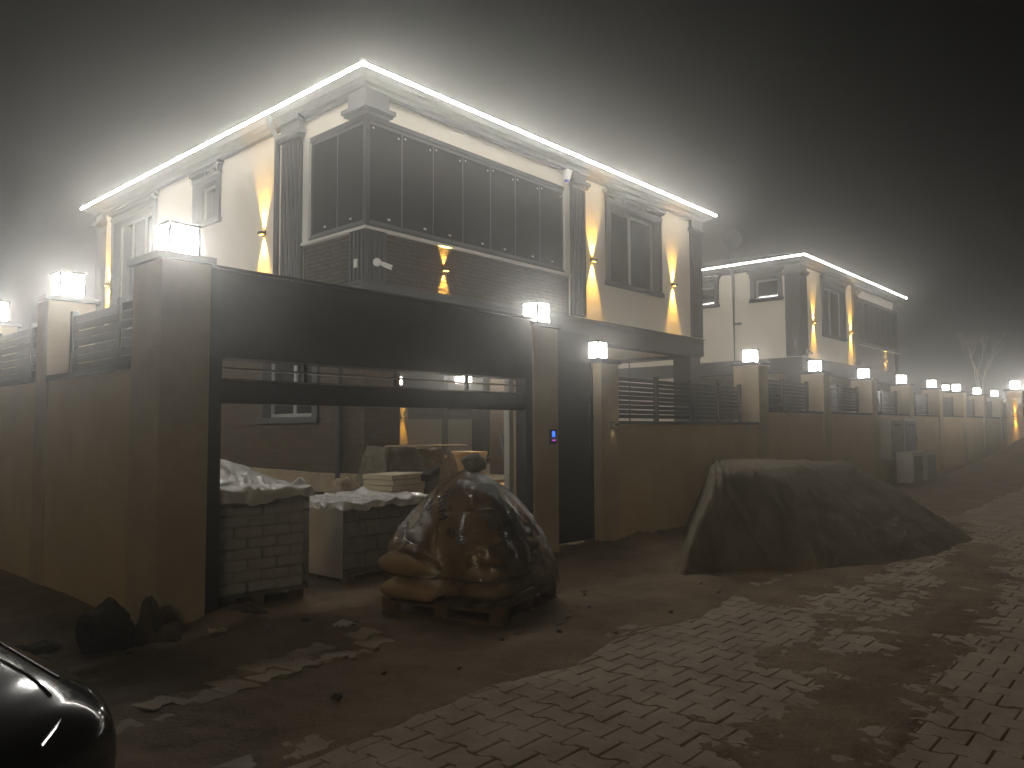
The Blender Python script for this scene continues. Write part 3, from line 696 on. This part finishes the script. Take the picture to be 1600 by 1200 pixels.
def bag_shape(seed):
    m=MB(); nu,nv=20,12
    for i in range(nv+1):
        for j in range(nu):
            ph=2*math.pi*j/nu; th=math.pi*i/nv
            c,s=math.cos(ph),math.sin(ph); p=.42
            sx=math.copysign(abs(c)**p,c); sy=math.copysign(abs(s)**p,s)
            q=math.sin(th)**.55; z=math.cos(th)
            x=.30*sx*q; y=.20*sy*q; zz=.075*math.copysign(abs(z)**.8,z)
            k=1-.35*(abs(x)/.30)**6; zz*=k
            zz+=.012*nz(x*7,y*7,seed)+.006*nz(x*20,y*20,seed+3); x+=.010*nz(y*9,zz*9,seed+1); y+=.012*nz(x*9,zz*9,seed+2)
            m.v.append((x,y,zz))
    for i in range(nv):
        for j in range(nu): m.f.append((i*nu+j,(i+1)*nu+j,(i+1)*nu+(j+1)%nu,i*nu+(j+1)%nu))
    return m
protos=[]
def bag(u,v,z,a,label,tx=0,ty=0,seed=0,sc=(1,1,1)):
    k=seed%4
    if len(protos)<=k:
        o=bag_shape(k*5.1).build('cement_bag','kraft_bag',smooth=True); protos.append(o)
    else:
        o=protos[k].copy(); COL.objects.link(o)
    o.matrix_world=BM@Matrix.Translation((u,v,z))@Matrix.Rotation(a,4,'Z')@Matrix.Rotation(tx,4,'X')@Matrix.Rotation(ty,4,'Y')@Matrix.Diagonal((*sc,1))
    tag(o,label,'bag','cement bags on the pallet'); return o
LAB='tan paper cement bag lying in the layers inside the plastic dome'
n=0
for L in range(4):
    z=.165+.078+L*.142; sh=(.90,.90,.84,.68)[L]
    lay=[(-.30,-.36,0),(-.30,.02,0),(-.28,.38,0),(.32,-.34,0),(.32,.04,0),(.30,.40,0)] if L%2==0 else [(-.38,-.26,R(90)),(0,-.26,R(90)),(.38,-.26,R(90)),(-.38,.32,R(90)),(0,.32,R(90)),(.38,.32,R(90))]
    for u,v,a in lay:
        bag(u*sh+random.uniform(-.02,.02),v*sh+random.uniform(-.02,.02),z+random.uniform(-.006,.006),a+random.uniform(-.12,.12),LAB,random.uniform(-.05,.05),random.uniform(-.05,.05),n,(.92,.92,1)); n+=1
LB='pale cement bag standing on end and leaning inwards under the plastic'
for th,rr,zz,ti in ((150,.40,.68,74),(186,.44,.62,76),(222,.42,.64,74),(258,.41,.60,72),(300,.40,.62,74),(345,.40,.62,72),(30,.40,.62,72),(90,.38,.62,72)):
    bag(rr*math.cos(R(th)),rr*math.sin(R(th)),zz,R(th),LB,random.uniform(-.14,.14),R(ti),n,(.95,.85,1.1)); n+=1
for th,rr,zz,ti in ((170,.20,.95,48),(240,.22,.93,50),(310,.2,.92,46),(60,.2,.92,44)):
    bag(rr*math.cos(R(th)),rr*math.sin(R(th)),zz,R(th),LB,random.uniform(-.2,.2),R(ti),n,(.8,.85,1)); n+=1
bag(-.54,.30,.46,R(96),'tan cement bag bulging out left of the plastic, upper of two',R(-4),R(-6),1,(.95,.95,1.2))
bag(-.55,.26,.27,R(84),'tan cement bag at the left edge of the pallet, lower of two',R(-8),0,2,(1,.95,1.15))
# plastic dome
def ridge(t): t=t%1.0; return 1-abs(2*t-1)
def dome(th,h):
    """th angle around, h 0 (hem) .. 1 (top) in pallet coordinates"""
    dl=math.atan2(math.sin(th-R(140)),math.cos(th-R(140)))
    hem=.17+.36*math.exp(-(dl/R(36))**2)+.05*nz(math.cos(th)*3,math.sin(th)*3,4)
    z=hem+(1.235-hem)*h
    t=max(0,min(1,(z-.12)/1.12)); f=(1-t**2.1)**.66
    pw=2+2.2*(1-t); c,s_=abs(math.cos(th))/.70,abs(math.sin(th))/.67
    r=(c**pw+s_**pw)**(-1/pw)*f
    w=1.5*nz(math.cos(th)*1.5,math.sin(th)*1.5,z*2)
    r*=1+.075*nz(math.cos(th)*2.6,math.sin(th)*2.6,z*2.4)
    r+=(.030*ridge(th*9/6.2832+.35*w+.5*z)-.015+.020*ridge(th*21/6.2832-.8*w-.9*z)+.012*ridge(z*7+th*3/6.2832*2+w))*min(1,f*1.6)*(.45+.55*t)
    r=max(r,.012)
    p=Vector((r*math.cos(th),r*math.sin(th),z+.03*nz(math.cos(th)*3*f,math.sin(th)*3*f,9)))
    p.x+=.04*t; p.y+=.05*t
    return p
dm=grid(lambda a,b: BM@dome(2*math.pi*a,b*.995),230,80)
cov=tag(dm.build('plastic_cover','wrap_film',smooth=True),'wrinkled clear plastic sheet draped over the cement bags, weighted with a stone','plastic sheet')
def text_on(body,size,fn,mat_,parent,sx=1.0):
    c=bpy.data.curves.new('t','FONT'); c.body=body; c.size=size; c.align_x='CENTER'; c.align_y='CENTER'
    o=bpy.data.objects.new('t',c); COL.objects.link(o)
    dg=bpy.context.evaluated_depsgraph_get(); me=bpy.data.meshes.new_from_object(o.evaluated_get(dg))
    bpy.data.objects.remove(o)
    bm=bmesh.new(); bm.from_mesh(me); bmesh.ops.triangulate(bm,faces=bm.faces); bmesh.ops.subdivide_edges(bm,edges=bm.edges,cuts=2)
    off=wloc(parent)
    for v in bm.verts: v.co=Vector(fn(v.co.x*sx,v.co.y))-off
    me2=bpy.data.meshes.new('printing'); bm.to_mesh(me2); bm.free(); me2.materials.append(M[mat_])
    ob=bpy.data.objects.new('printing',me2); COL.objects.link(ob); ob.parent=parent; return ob
def dome_text(th0,h0,rot):
    def fn(x,y):
        c,s=math.cos(rot),math.sin(rot); u=x*c-y*s; v=x*s+y*c
        p=dome(th0+u/.66,h0+v/1.1); q=Vector((p.x*1.012,p.y*1.012,p.z+.004)); return BM@q
    return fn
text_on('TERM',.145,dome_text(R(172),.70,R(-58)),'print_blue',cov,.9)
text_on('80',.12,dome_text(R(157),.62,R(-58)),'print_blue',cov)
text_on('TERM',.12,dome_text(R(140),.24,R(-66)),'print_blue',cov,.9)
text_on('5',.17,dome_text(R(279),.50,R(10)),'print_blue',cov)
text_on('RMZ',.10,dome_text(R(193),.48,R(-14)),'print_black',cov,1.0)
rk=MB().ball((5.13,5.06,1.29),(.125,.105,.088),18,12,lambda d:1+.22*nz(d.x*1.6+3,d.y*1.6,d.z*1.6)+.06*nz(d.x*5,d.y*5,d.z*5)).build('stone','green_rock',smooth=False)
tag(rk,'greenish stone weighting the top of the plastic cover','stone')
bk=MB().rbox((4.80,5.30,1.20),(.22,.09,.065),R(20),0,R(-18)).build('brick','dark_board',bevel=.005); tag(bk,'dark brick lying on the plastic cover beside the stone','brick')

# ------------------------------------------------------------------ wrapped packs by the gate
def pack_stack(x0,y0,a,nx,ny,rows,sz,matn,label,group,bond=True,jit=.008,zb=.15):
    m0=Matrix.Translation((x0,y0,0))@Matrix.Rotation(a,4,'Z'); lx,ly,lz=sz; base=None
    for r in range(rows):
        segs=[(i*lx,lx) for i in range(nx)] if (r%2==0 or not bond) else [(0,lx/2)]+[((i+.5)*lx,lx) for i in range(nx-1)]+[((nx-.5)*lx,lx/2)]
        for i,(s0,sl) in enumerate(segs):
            for j in range(ny):
                if 0<i<len(segs)-1 and 0<j<ny-1 and r<rows-1: continue
                p=m0@Vector((s0+sl/2+random.uniform(-jit,jit),(j+.5)*ly+random.uniform(-jit,jit),zb+(r+.5)*lz))
                if base is None:
                    base=MB(); base.rbox((0,0,0),(lx-.007,ly-.008,lz-.005)); o=base.build('wrapped_pack',matn,bevel=.022); base=o
                else: o=base.copy(); COL.objects.link(o)
                o.location=p; o.rotation_euler=(random.uniform(-.015,.015),random.uniform(-.015,.015),a+random.uniform(-.02,.02)); o.scale=(sl/lx,1,1)
                tag(o,label,'pack',group)
pallet(3.82,6.98,0,R(-6),'wooden pallet under the stack of packs beside the gate jamb',.9,1.05)
pack_stack(3.36,6.44,R(-6),3,4,9,(.27,.26,.098),'pack_grey','grey plastic-wrapped pack in the stack just inside the gate, by the left jamb','wrapped packs by the gate jamb')
pallet(5.45,7.2,-.03,R(2),'wooden pallet under the stack of blocks behind the gate opening',1.25,1.1)
pack_stack(4.83,6.66,R(2),4,3,4,(.31,.36,.165),'block_wrap','large grey wrapped block in the stack between gate packs and cement bags','wrapped blocks behind the gate')
def sheet(x0,y0,a,lx,ly,z,hang,amp,seed,peaks=()):
    m0=Matrix.Translation((x0,y0,0))@Matrix.Rotation(a,4,'Z'); e=hang
    def f(u,v):
        x=-e+(lx+2*e)*u; y=-e+(ly+2*e)*v
        ox=max(0,-x,x-lx); oy=max(0,-y,y-ly); over=math.hypot(ox,oy)
        dr=over*(.75+.5*nz(x*2.5,y*2.5,seed+8))
        cx=min(max(x,-.015-.10*ox),lx+.015+.10*ox); cy=min(max(y,-.015-.10*oy),ly+.015+.10*oy)
        wq=.7*fbm(x*1.6,y*1.6,seed,2)
        rd_=(1-min(1,abs(nz(x*3.1+wq,y*3.1-wq,seed))*3.2))+.6*(1-min(1,abs(nz(x*6.5+wq*2,y*6.5,seed+3))*3))+.3*fbm(x*5,y*5,seed,3)
        zz=z-dr+amp*rd_*.55+.03
        for px_,py_,ph,pw in peaks: zz+=ph*math.exp(-((x-px_)**2+(y-py_)**2)/pw)*(1 if over==0 else .5)
        k=.05*nz(x*7,y*7,seed+2)*(1 if over>0 else .3)
        return m0@Vector((cx+k-(.03 if x<0 else 0),cy+k-(.03 if y<0 else 0),zz))
    return grid(f,100,100)
tag(sheet(3.35,6.42,R(-6),.84,1.06,1.03,.14,.045,2.0,((.15,.7,.20,.2),(.80,.10,.07,.004),(.4,.9,.10,.1))).build('plastic_cover','wrap_white',smooth=True),'crumpled white plastic over the packs beside the gate jamb','plastic sheet')
tag(sheet(4.82,6.64,R(2),1.26,1.1,.80,.12,.06,5.0,((.05,.1,.05,.01),(.9,.8,.06,.02))).build('plastic_cover','wrap_white',smooth=True),'crumpled white plastic on the block stack behind the gate','plastic sheet')
def ring_film(c0,z0,z1,sd):
    m=MB()
    for k in range(4):
        a=Vector((*c0[k],0)); b=Vector((*c0[(k+1)%4],0)); nrm=(b-a).cross(Vector((0,0,1))).normalized()
        gg=grid(lambda u,v:(a+(b-a)*u+nrm*(.004*nz(u*5,v*3,k*3+sd)+.003*ridge(u*2.3+v*1.7+nz(u*2,v*2,sd)))*min(1,min(u,1-u)*12))+Vector((0,0,z0+(z1-z0)*v)),30,20)
        n=len(m.v); m.v+=gg.v; m.f+=[tuple(n+i for i in q) for q in gg.f]
    return m
tag(ring_film([(4.79,6.62),(6.12,6.66),(6.10,7.80),(4.76,7.77)],.08,.82,0).build('stretch_wrap','stretch_film',smooth=True),'clear stretch film round the sides of the block stack','plastic wrap')
q=Matrix.Translation((3.36,6.44,0))@Matrix.Rotation(R(-6),4,'Z')
tag(ring_film([tuple((q@Vector(c))[:2]) for c in ((-.03,-.03,0),(.84,-.03,0),(.84,1.08,0),(-.03,1.08,0))],.12,1.02,3).build('stretch_wrap','milky_film',smooth=True),'clear stretch film round the sides of the packs by the gate jamb','plastic wrap')

# ------------------------------------------------------------------ stuff in the yard
pallet(6.2,7.5,0,R(10),'wooden pallet under the cream stone slabs',1.0,.8)
z=.15; base=None
for i in range(14):
    h=.066; lab='cream stone slab in the stack behind the block pallet' if i<13 else 'topmost cream stone slab of the stack behind the block pallet'
    if base is None: o=MB().rbox((0,0,0),(.62,.46,h-.008)).build('stone_slab','slab_stone',bevel=.004); base=o
    else: o=base.copy(); COL.objects.link(o)
    o.location=(6.12+random.uniform(-.012,.012),7.42+random.uniform(-.012,.012),z+h/2); o.rotation_euler=(0,0,R(10)+random.uniform(-.03,.03)); z+=h
    tag(o,lab,'stone slab','stacked cream stone slabs')
o=MB().rbox((6.62,7.55,.93),(.36,.42,.26),R(10)).build('dark_crate','dark_board',bevel=.006); tag(o,'dark board box right of the stone slab stack','box')
MB  # heap with tarp
def tarpf(u,v):
    x=6.30+1.45*u; y=7.92+.62*v
    ed=min(u,1-u,v,1-v); k=min(1,ed/.13)
    hh=.88+.46*(k**.5)+.05*fbm(x*3,y*3,2,4)-.03*u*k+.03*ridge(u*4+nz(x*2,y*2,3))
    if ed<.06: hh-=.10
    return (x+.05*nz(y*5,hh*5,1),y-.05*(1-k)+.03*nz(x*6,hh*4,3),hh)
tag(grid(tarpf,70,40).build('tarp_heap','tarp',smooth=True),'brown-grey tarpaulin thrown over a heap on the terrace edge','tarpaulin')
o=MB().rbox((7.2,8.0,1.385),(1.55,.20,.018),R(9),0,R(0.5)).build('plank','pale_card',bevel=.003); tag(o,'long pale plank lying across the tarpaulin and the crate','plank')
t=thing('wooden_crate','orange-topped wooden crate on the terrace with a pale label side','crate',(8.1,8.1,.85))
MB().rbox((8.12,8.12,.85+.19),(.40,.34,.36),R(9)).build('body','pale_card',t,bevel=.006); MB().rbox((8.12,8.12,.85+.40),(.43,.37,.06),R(9)).build('lid','osb',t,bevel=.006)
for i,z in enumerate((.90,1.0,1.1)):
    MB().rbox((8.12-.20*math.sin(0)-.0,7.945,z+.03),(.22,.006,.02),R(9)).build('stencil','print_black',t)
t=thing('wooden_crate','plain pale wooden crate between the tarpaulin and the orange-topped crate','crate',(7.65,8.12,.85))
MB().rbox((7.66,8.15,1.03),(.46,.34,.34),R(9)).build('body','pale_card',t,bevel=.006); MB().rbox((7.66,8.15,1.225),(.48,.36,.045),R(9)).build('lid','osb',t)
t=thing('glass_panel','framed grey glass panel leaning at the right of the terrace','panel',(9.5,8.4,.85))
MB().rbox((9.33,8.32,1.18),(.5,.012,.62),R(8),R(-12)).build('pane','window_glass',t)
f=MB(); f.rbox((9.33,8.32-.065,.86),(.54,.03,.03),R(8)); f.rbox((9.33,8.32+.065,1.49),(.54,.03,.03),R(8)); f.rbox((9.07,8.284,1.18),(.03,.03,.66),R(8),R(-12)); f.rbox((9.59,8.356,1.18),(.03,.03,.66),R(8),R(-12)); f.build('frame','grey_light_trim',t)
for i,(x,y,z,w) in enumerate(((8.3,7.62,.10,1.5),(8.35,7.6,.23,1.45),(8.3,7.63,.36,1.5),(8.36,7.6,.49,1.45),(8.32,7.61,.62,1.5),(8.34,7.61,.75,1.48))):
    o=MB().rbox((x,y,z),(w,.42,.12),R(random.uniform(-3,3))).build('timber_beam','osb' if i>3 else 'pale_card',bevel=.006)
    tag(o,['lowest timber in the stack below the terrace edge','second timber from the bottom below the terrace edge','third timber from the bottom below the terrace edge','third timber from the top below the terrace edge','second timber from the top below the terrace edge','yellowish top timber of the stack below the terrace edge'][i],'timber','timbers stacked below the terrace')
o=MB().ball((5.80,7.95,.72),(.24,.16,.36),24,18,lambda d:1/max(abs(d.x),abs(d.y),abs(d.z))**.55*(.82+.16*nz(d.x*2.2,d.y*2.2,d.z*2.2+4)+.07*nz(d.x*7,d.y*7,d.z*7))).build('boulder','broken_stone'); tag(o,'pale broken masonry lump between the plinth and the slab stack','boulder')
def rock(p,r,label,sd,matn='rock',name='boulder'):
    o=MB().ball(p,r,18,12,lambda d:1+.28*nz(d.x*1.3+sd,d.y*1.3,d.z*1.3)+.08*nz(d.x*4,d.y*4+sd,d.z*4)).build(name,matn); return tag(o,label,'boulder')
rock((2.36,6.22,.06),(.20,.17,.26),'large dark boulder leaning at the foot of the corner gate pillar',3)
rock((2.62,6.10,.04),(.09,.09,.27),'narrow pointed dark stone right of the large boulder',8)
rock((2.74,6.02,-.02),(.12,.10,.14),'low dark stone in front of the corner gate pillar',5)
rock((1.95,6.5,-.10),(.26,.2,.14),'low flat stone half sunk in earth left of the large boulder',12)
rock((3.45,6.12,.02),(.17,.13,.12),'rounded dark stone at the foot of the packs by the gate',15)
cl=['pale rubble chip lying on the dirt']
for i in range(70):
    x=random.uniform(2.3,9.5); y=random.uniform(3.5,6.0)
    if math.hypot(x-5,y-5)<.95 or (x>7.3 and y>3.2): continue
    r=random.uniform(.008,.03); z=dirt_h(x,y)
    o=MB().ball((x,y,z+r*.3),(r*1.3,r,r*.7),7,5,lambda d:1+.35*nz(d.x*2+i,d.y*2,d.z*2)).build('rubble_chip','kerb_stone' if i%3 else 'rock')
    tag(o,'small rubble chip lying on the dirt before the gate','stone','rubble chips on the dirt')
lt=grid(lambda u,v:(3.62+.16*u+.02*nz(v*4,u*3,1),5.02+.12*v,.05+.05*abs(nz(u*4,v*4,7))+dirt_h(3.7,5.08)),10,8).build('crumpled_paper','white_litter',smooth=False); tag(lt,'scrap of white paper on the dirt before the gate','litter')
lt=grid(lambda u,v:(2.95+.14*u,5.72+.10*v,.02+.05*abs(nz(u*4,v*4,3))+dirt_h(3,5.8)),8,8).build('crumpled_paper','slab_stone',smooth=False); tag(lt,'scrap of pale board on the dirt near the corner gate pillar','litter')

# ------------------------------------------------------------------ bare tree
t=thing('bare_tree','small leafless tree with pale twigs behind the far street wall','tree',(41,7.45,.4))
tr=MB(); rnd=random.Random(3)
def branch(p,d,l,r,n):
    q=p+d*l; mid=(p+q)/2+Vector((rnd.uniform(-.1,.1),rnd.uniform(-.1,.1),0))*l; tr.tube([p,mid,q],[r,r*.85,r*.65],6)
    if n==0: return
    for i in range(rnd.choice((2,3,3))):
        dd=(d+Vector((rnd.uniform(-.55,.55),rnd.uniform(-.55,.55),rnd.uniform(-.1,.6)))).normalized(); branch(q,dd,l*rnd.uniform(.5,.72),r*.55,n-1)
branch(Vector((41,7.6,.3)),Vector((0,0,1)),2.2,.07,6)
tr.build('trunk','bark',t)

# ------------------------------------------------------------------ car (nose towards the street, parked along the side wall)
def car():
    cx=.0; y0=-2.0
    t=thing('parked_car','dark glossy car at the lower left, only its front corner in view','car',(0,0,0))
    # stations: distance from the nose, half width at sill / waist / shoulder, heights: bottom, waist, shoulder, centre top
    ST=[(0.00,.50,.62,.60,.28,.45,.60,.63),(.10,.68,.76,.73,.24,.50,.68,.715),(.30,.78,.855,.81,.20,.55,.735,.785),(.62,.83,.90,.845,.20,.60,.79,.85),(1.05,.85,.915,.86,.20,.62,.845,.905),(1.35,.85,.915,.86,.20,.63,.87,.935),(1.9,.85,.915,.86,.20,.63,.89,.95),(3.1,.85,.915,.85,.20,.65,.91,.96),(3.8,.84,.90,.83,.22,.67,.92,.97),(4.15,.78,.85,.78,.28,.66,.90,.95),(4.3,.62,.70,.65,.36,.62,.82,.86)]
    m=MB(); k=11
    for s,ws,ww,wt,zb,zw,zt,zc in ST:
        half=[(ws*.6,zb),(ws,zb+.03),(ww,zw),(wt,zt),(wt*.72,zt+(zc-zt)*.6)]
        ring=[(-a,b) for a,b in half]+[(0,zc)]+[(a,b) for a,b in reversed(half)]
        m.v+=[(cx+a,y0+s,b) for a,b in ring]
    for i in range(len(ST)-1):
        for j in range(k):
            jj=(j+1)%k; m.f.append((i*k+j,i*k+jj,(i+1)*k+jj,(i+1)*k+j))
    m.f.append(tuple(range(k))); m.f.append(tuple((len(ST)-1)*k+j for j in range(k)))
    body=m.build('body','car_paint',t,smooth=True,sub=3)
    # bonnet shut line and crease
    for sx in (-1,1):
        m=MB().tube([(cx+sx*.60,y0+.22,.795-.035),(cx+sx*.68,y0+.6,.853-.022),(cx+sx*.73,y0+1.2,.917-.018)],.006,6); m.build('bonnet_gap','car_black',t)
    m=MB(); m.v+=[(cx-.66,y0+1.32,.92),(cx+.66,y0+1.32,.92),(cx+.56,y0+2.05,1.40),(cx-.56,y0+2.05,1.40),(cx-.56,y0+3.2,1.42),(cx+.56,y0+3.2,1.42),(cx+.64,y0+4.0,.95),(cx-.64,y0+4.0,.95),(cx-.80,y0+1.7,.90),(cx+.80,y0+1.7,.90),(cx+.80,y0+3.6,.92),(cx-.80,y0+3.6,.92)]
    m.f+=[(0,1,2,3),(4,5,6,7),(1,9,2),(9,10,5,2),(10,6,5),(0,3,8),(8,3,4,11),(11,4,7)]
    m.build('windows','window_glass',t)
    m=MB().hexa([(cx-.57,y0+2.0,1.39),(cx+.57,y0+2.0,1.39),(cx+.57,y0+3.25,1.41),(cx-.57,y0+3.25,1.41),(cx-.50,y0+2.1,1.46),(cx+.50,y0+2.1,1.46),(cx+.50,y0+3.15,1.47),(cx-.50,y0+3.15,1.47)]); m.build('roof','car_paint',t,bevel=.02)
    for sx in (-1,1):
        hl=MB()
        P=[(.36,.06,.60),(.60,.10,.575),(.755,.27,.60),(.785,.42,.66),(.70,.30,.705),(.55,.155,.685),(.38,.07,.655)]
        n=len(P); hl.v+=[(cx+sx*a,y0+b-.025,z) for a,b,z in P]+[(cx+sx*a*.9,y0+b+.06,z) for a,b,z in P]
        hl.f.append(tuple(range(n))); hl.f.append(tuple(n+i for i in range(n)))
        for i in range(n): hl.f.append((i,(i+1)%n,n+(i+1)%n,n+i))
        ho=hl.build('headlight','lamp_lens',t,bevel=.006)
        for a,b,z in ((.48,.13,.64),(.63,.2,.645)): MB().ball((cx+sx*a,y0+b,z),.042,12,8).build('reflector','chrome',ho,smooth=True)
        MB().tube([(cx+sx*a,y0+b-.03,z-.0) for a,b,z in P[:4]],.007,6).build('trim','chrome',ho)
        MB().tube([(cx+sx*a,y0+b-.028,z+.004) for a,b,z in P[3:]],.006,6).build('trim','chrome',ho)
    g=MB().box(cx-.34,cx+.34,y0-.012,y0+.03,.50,.60); g.build('grille','car_black',t,bevel=.02)
    MB().box(cx-.50,cx+.50,y0+.00,y0+.05,.30,.40).build('intake','car_black',t,bevel=.02)
    for sx in (-1,1):
        for yy in (y0+.88,y0+3.5):
            wh=thing('wheel','','',(0,0,0)); del wh['label']; del wh['category']; wh.parent=t; wh.location=Vector((cx+sx*.80,yy,.31))-wloc(t)
            X=cx+sx*.80
            MB().tube([(X-.1,yy,.31),(X-.085,yy,.31),(X+.085,yy,.31),(X+.1,yy,.31)],[.27,.315,.315,.27],28).build('tyre','tyre',wh,smooth=False)
            MB().tube([(X+sx*.085,yy,.31),(X+sx*.105,yy,.31)],[.21,.19],24).build('rim','chrome',wh)
    for sx in (-1,1):
        MB().ball((cx+sx*.98,y0+1.62,1.0),(.10,.06,.07),12,8).build('mirror','car_paint',t,smooth=True)
    t.location=(-.39,4.12,0); t.rotation_euler=(0,0,R(25)); t.scale=(1,1,1.07)
    return t
car()

# ------------------------------------------------------------------ haze
HD=.018
hm=bpy.data.materials.new('haze_air'); hm.use_nodes=True; t_=hm.node_tree; t_.nodes.clear()
pv=t_.nodes.new('ShaderNodeVolumePrincipled'); pv.inputs['Color'].default_value=(.93,.93,.91,1); pv.inputs['Density'].default_value=HD; pv.inputs['Anisotropy'].default_value=.90
oo=t_.nodes.new('ShaderNodeOutputMaterial'); t_.links.new(pv.outputs[0],oo.inputs['Volume'])
hz=MB().box(-14,56,-12,24,-1.6,9.4).build('haze',hm); kind(hz,'stuff')

# ------------------------------------------------------------------ sky, sun, camera
W=bpy.data.worlds.new('World'); S.world=W; W.use_nodes=True; nt=W.node_tree
bg=nt.nodes['Background']; sky=nt.nodes.new('ShaderNodeTexSky'); sky.sky_type='NISHITA'; sky.sun_disc=False
SE,SA=R(24),R(232)     # low warm town light from behind and left of the viewer
sky.sun_elevation=R(-4); sky.sun_rotation=SA; nt.links.new(sky.outputs[0],bg.inputs[0]); bg.inputs[1].default_value=.004
sd=bpy.data.lights.new('sun','SUN'); sd.energy=.19; sd.angle=R(5); sd.color=(1,.83,.55)
so=bpy.data.objects.new('sun',sd); COL.objects.link(so)
dv=Vector((math.sin(SA)*math.cos(SE),math.cos(SA)*math.cos(SE),math.sin(SE)))   # towards the sun
so.rotation_euler=(-dv).to_track_quat('-Z','Y').to_euler(); so.location=dv*30
cam=bpy.data.cameras.new('camera'); cam.sensor_width=36; cam.lens=1205.5/1600*36; cam.clip_end=500; cam.clip_start=.05
co=bpy.data.objects.new('camera',cam); COL.objects.link(co); S.camera=co
yaw,pit,rol=R(41.81),R(3.38),R(.242)
P_=Matrix(((1,0,0),(0,math.cos(pit),-math.sin(pit)),(0,math.sin(pit),math.cos(pit)))); Q_=Matrix(((math.cos(rol),-math.sin(rol),0),(math.sin(rol),math.cos(rol),0),(0,0,1)))
MM=Q_@P_
B_=[MM@Vector((math.sin(yaw),0,math.cos(yaw))),MM@Vector((-math.cos(yaw),0,math.sin(yaw))),MM@Vector((0,1,0))]
rt=Vector([b[0] for b in B_]); up=Vector([b[1] for b in B_]); fw=Vector([b[2] for b in B_])
co.matrix_world=Matrix(((rt.x,up.x,-fw.x,0),(rt.y,up.y,-fw.y,0),(rt.z,up.z,-fw.z,1.6),(0,0,0,1)))
S.render.engine='CYCLES'; c=S.cycles
c.max_bounces=6; c.diffuse_bounces=3; c.glossy_bounces=3; c.transparent_max_bounces=12; c.volume_bounces=1
c.use_denoising=True; c.sample_clamp_indirect=4
S.view_settings.view_transform='Standard'; S.view_settings.look='None'; S.view_settings.exposure=0; S.view_settings.gamma=1
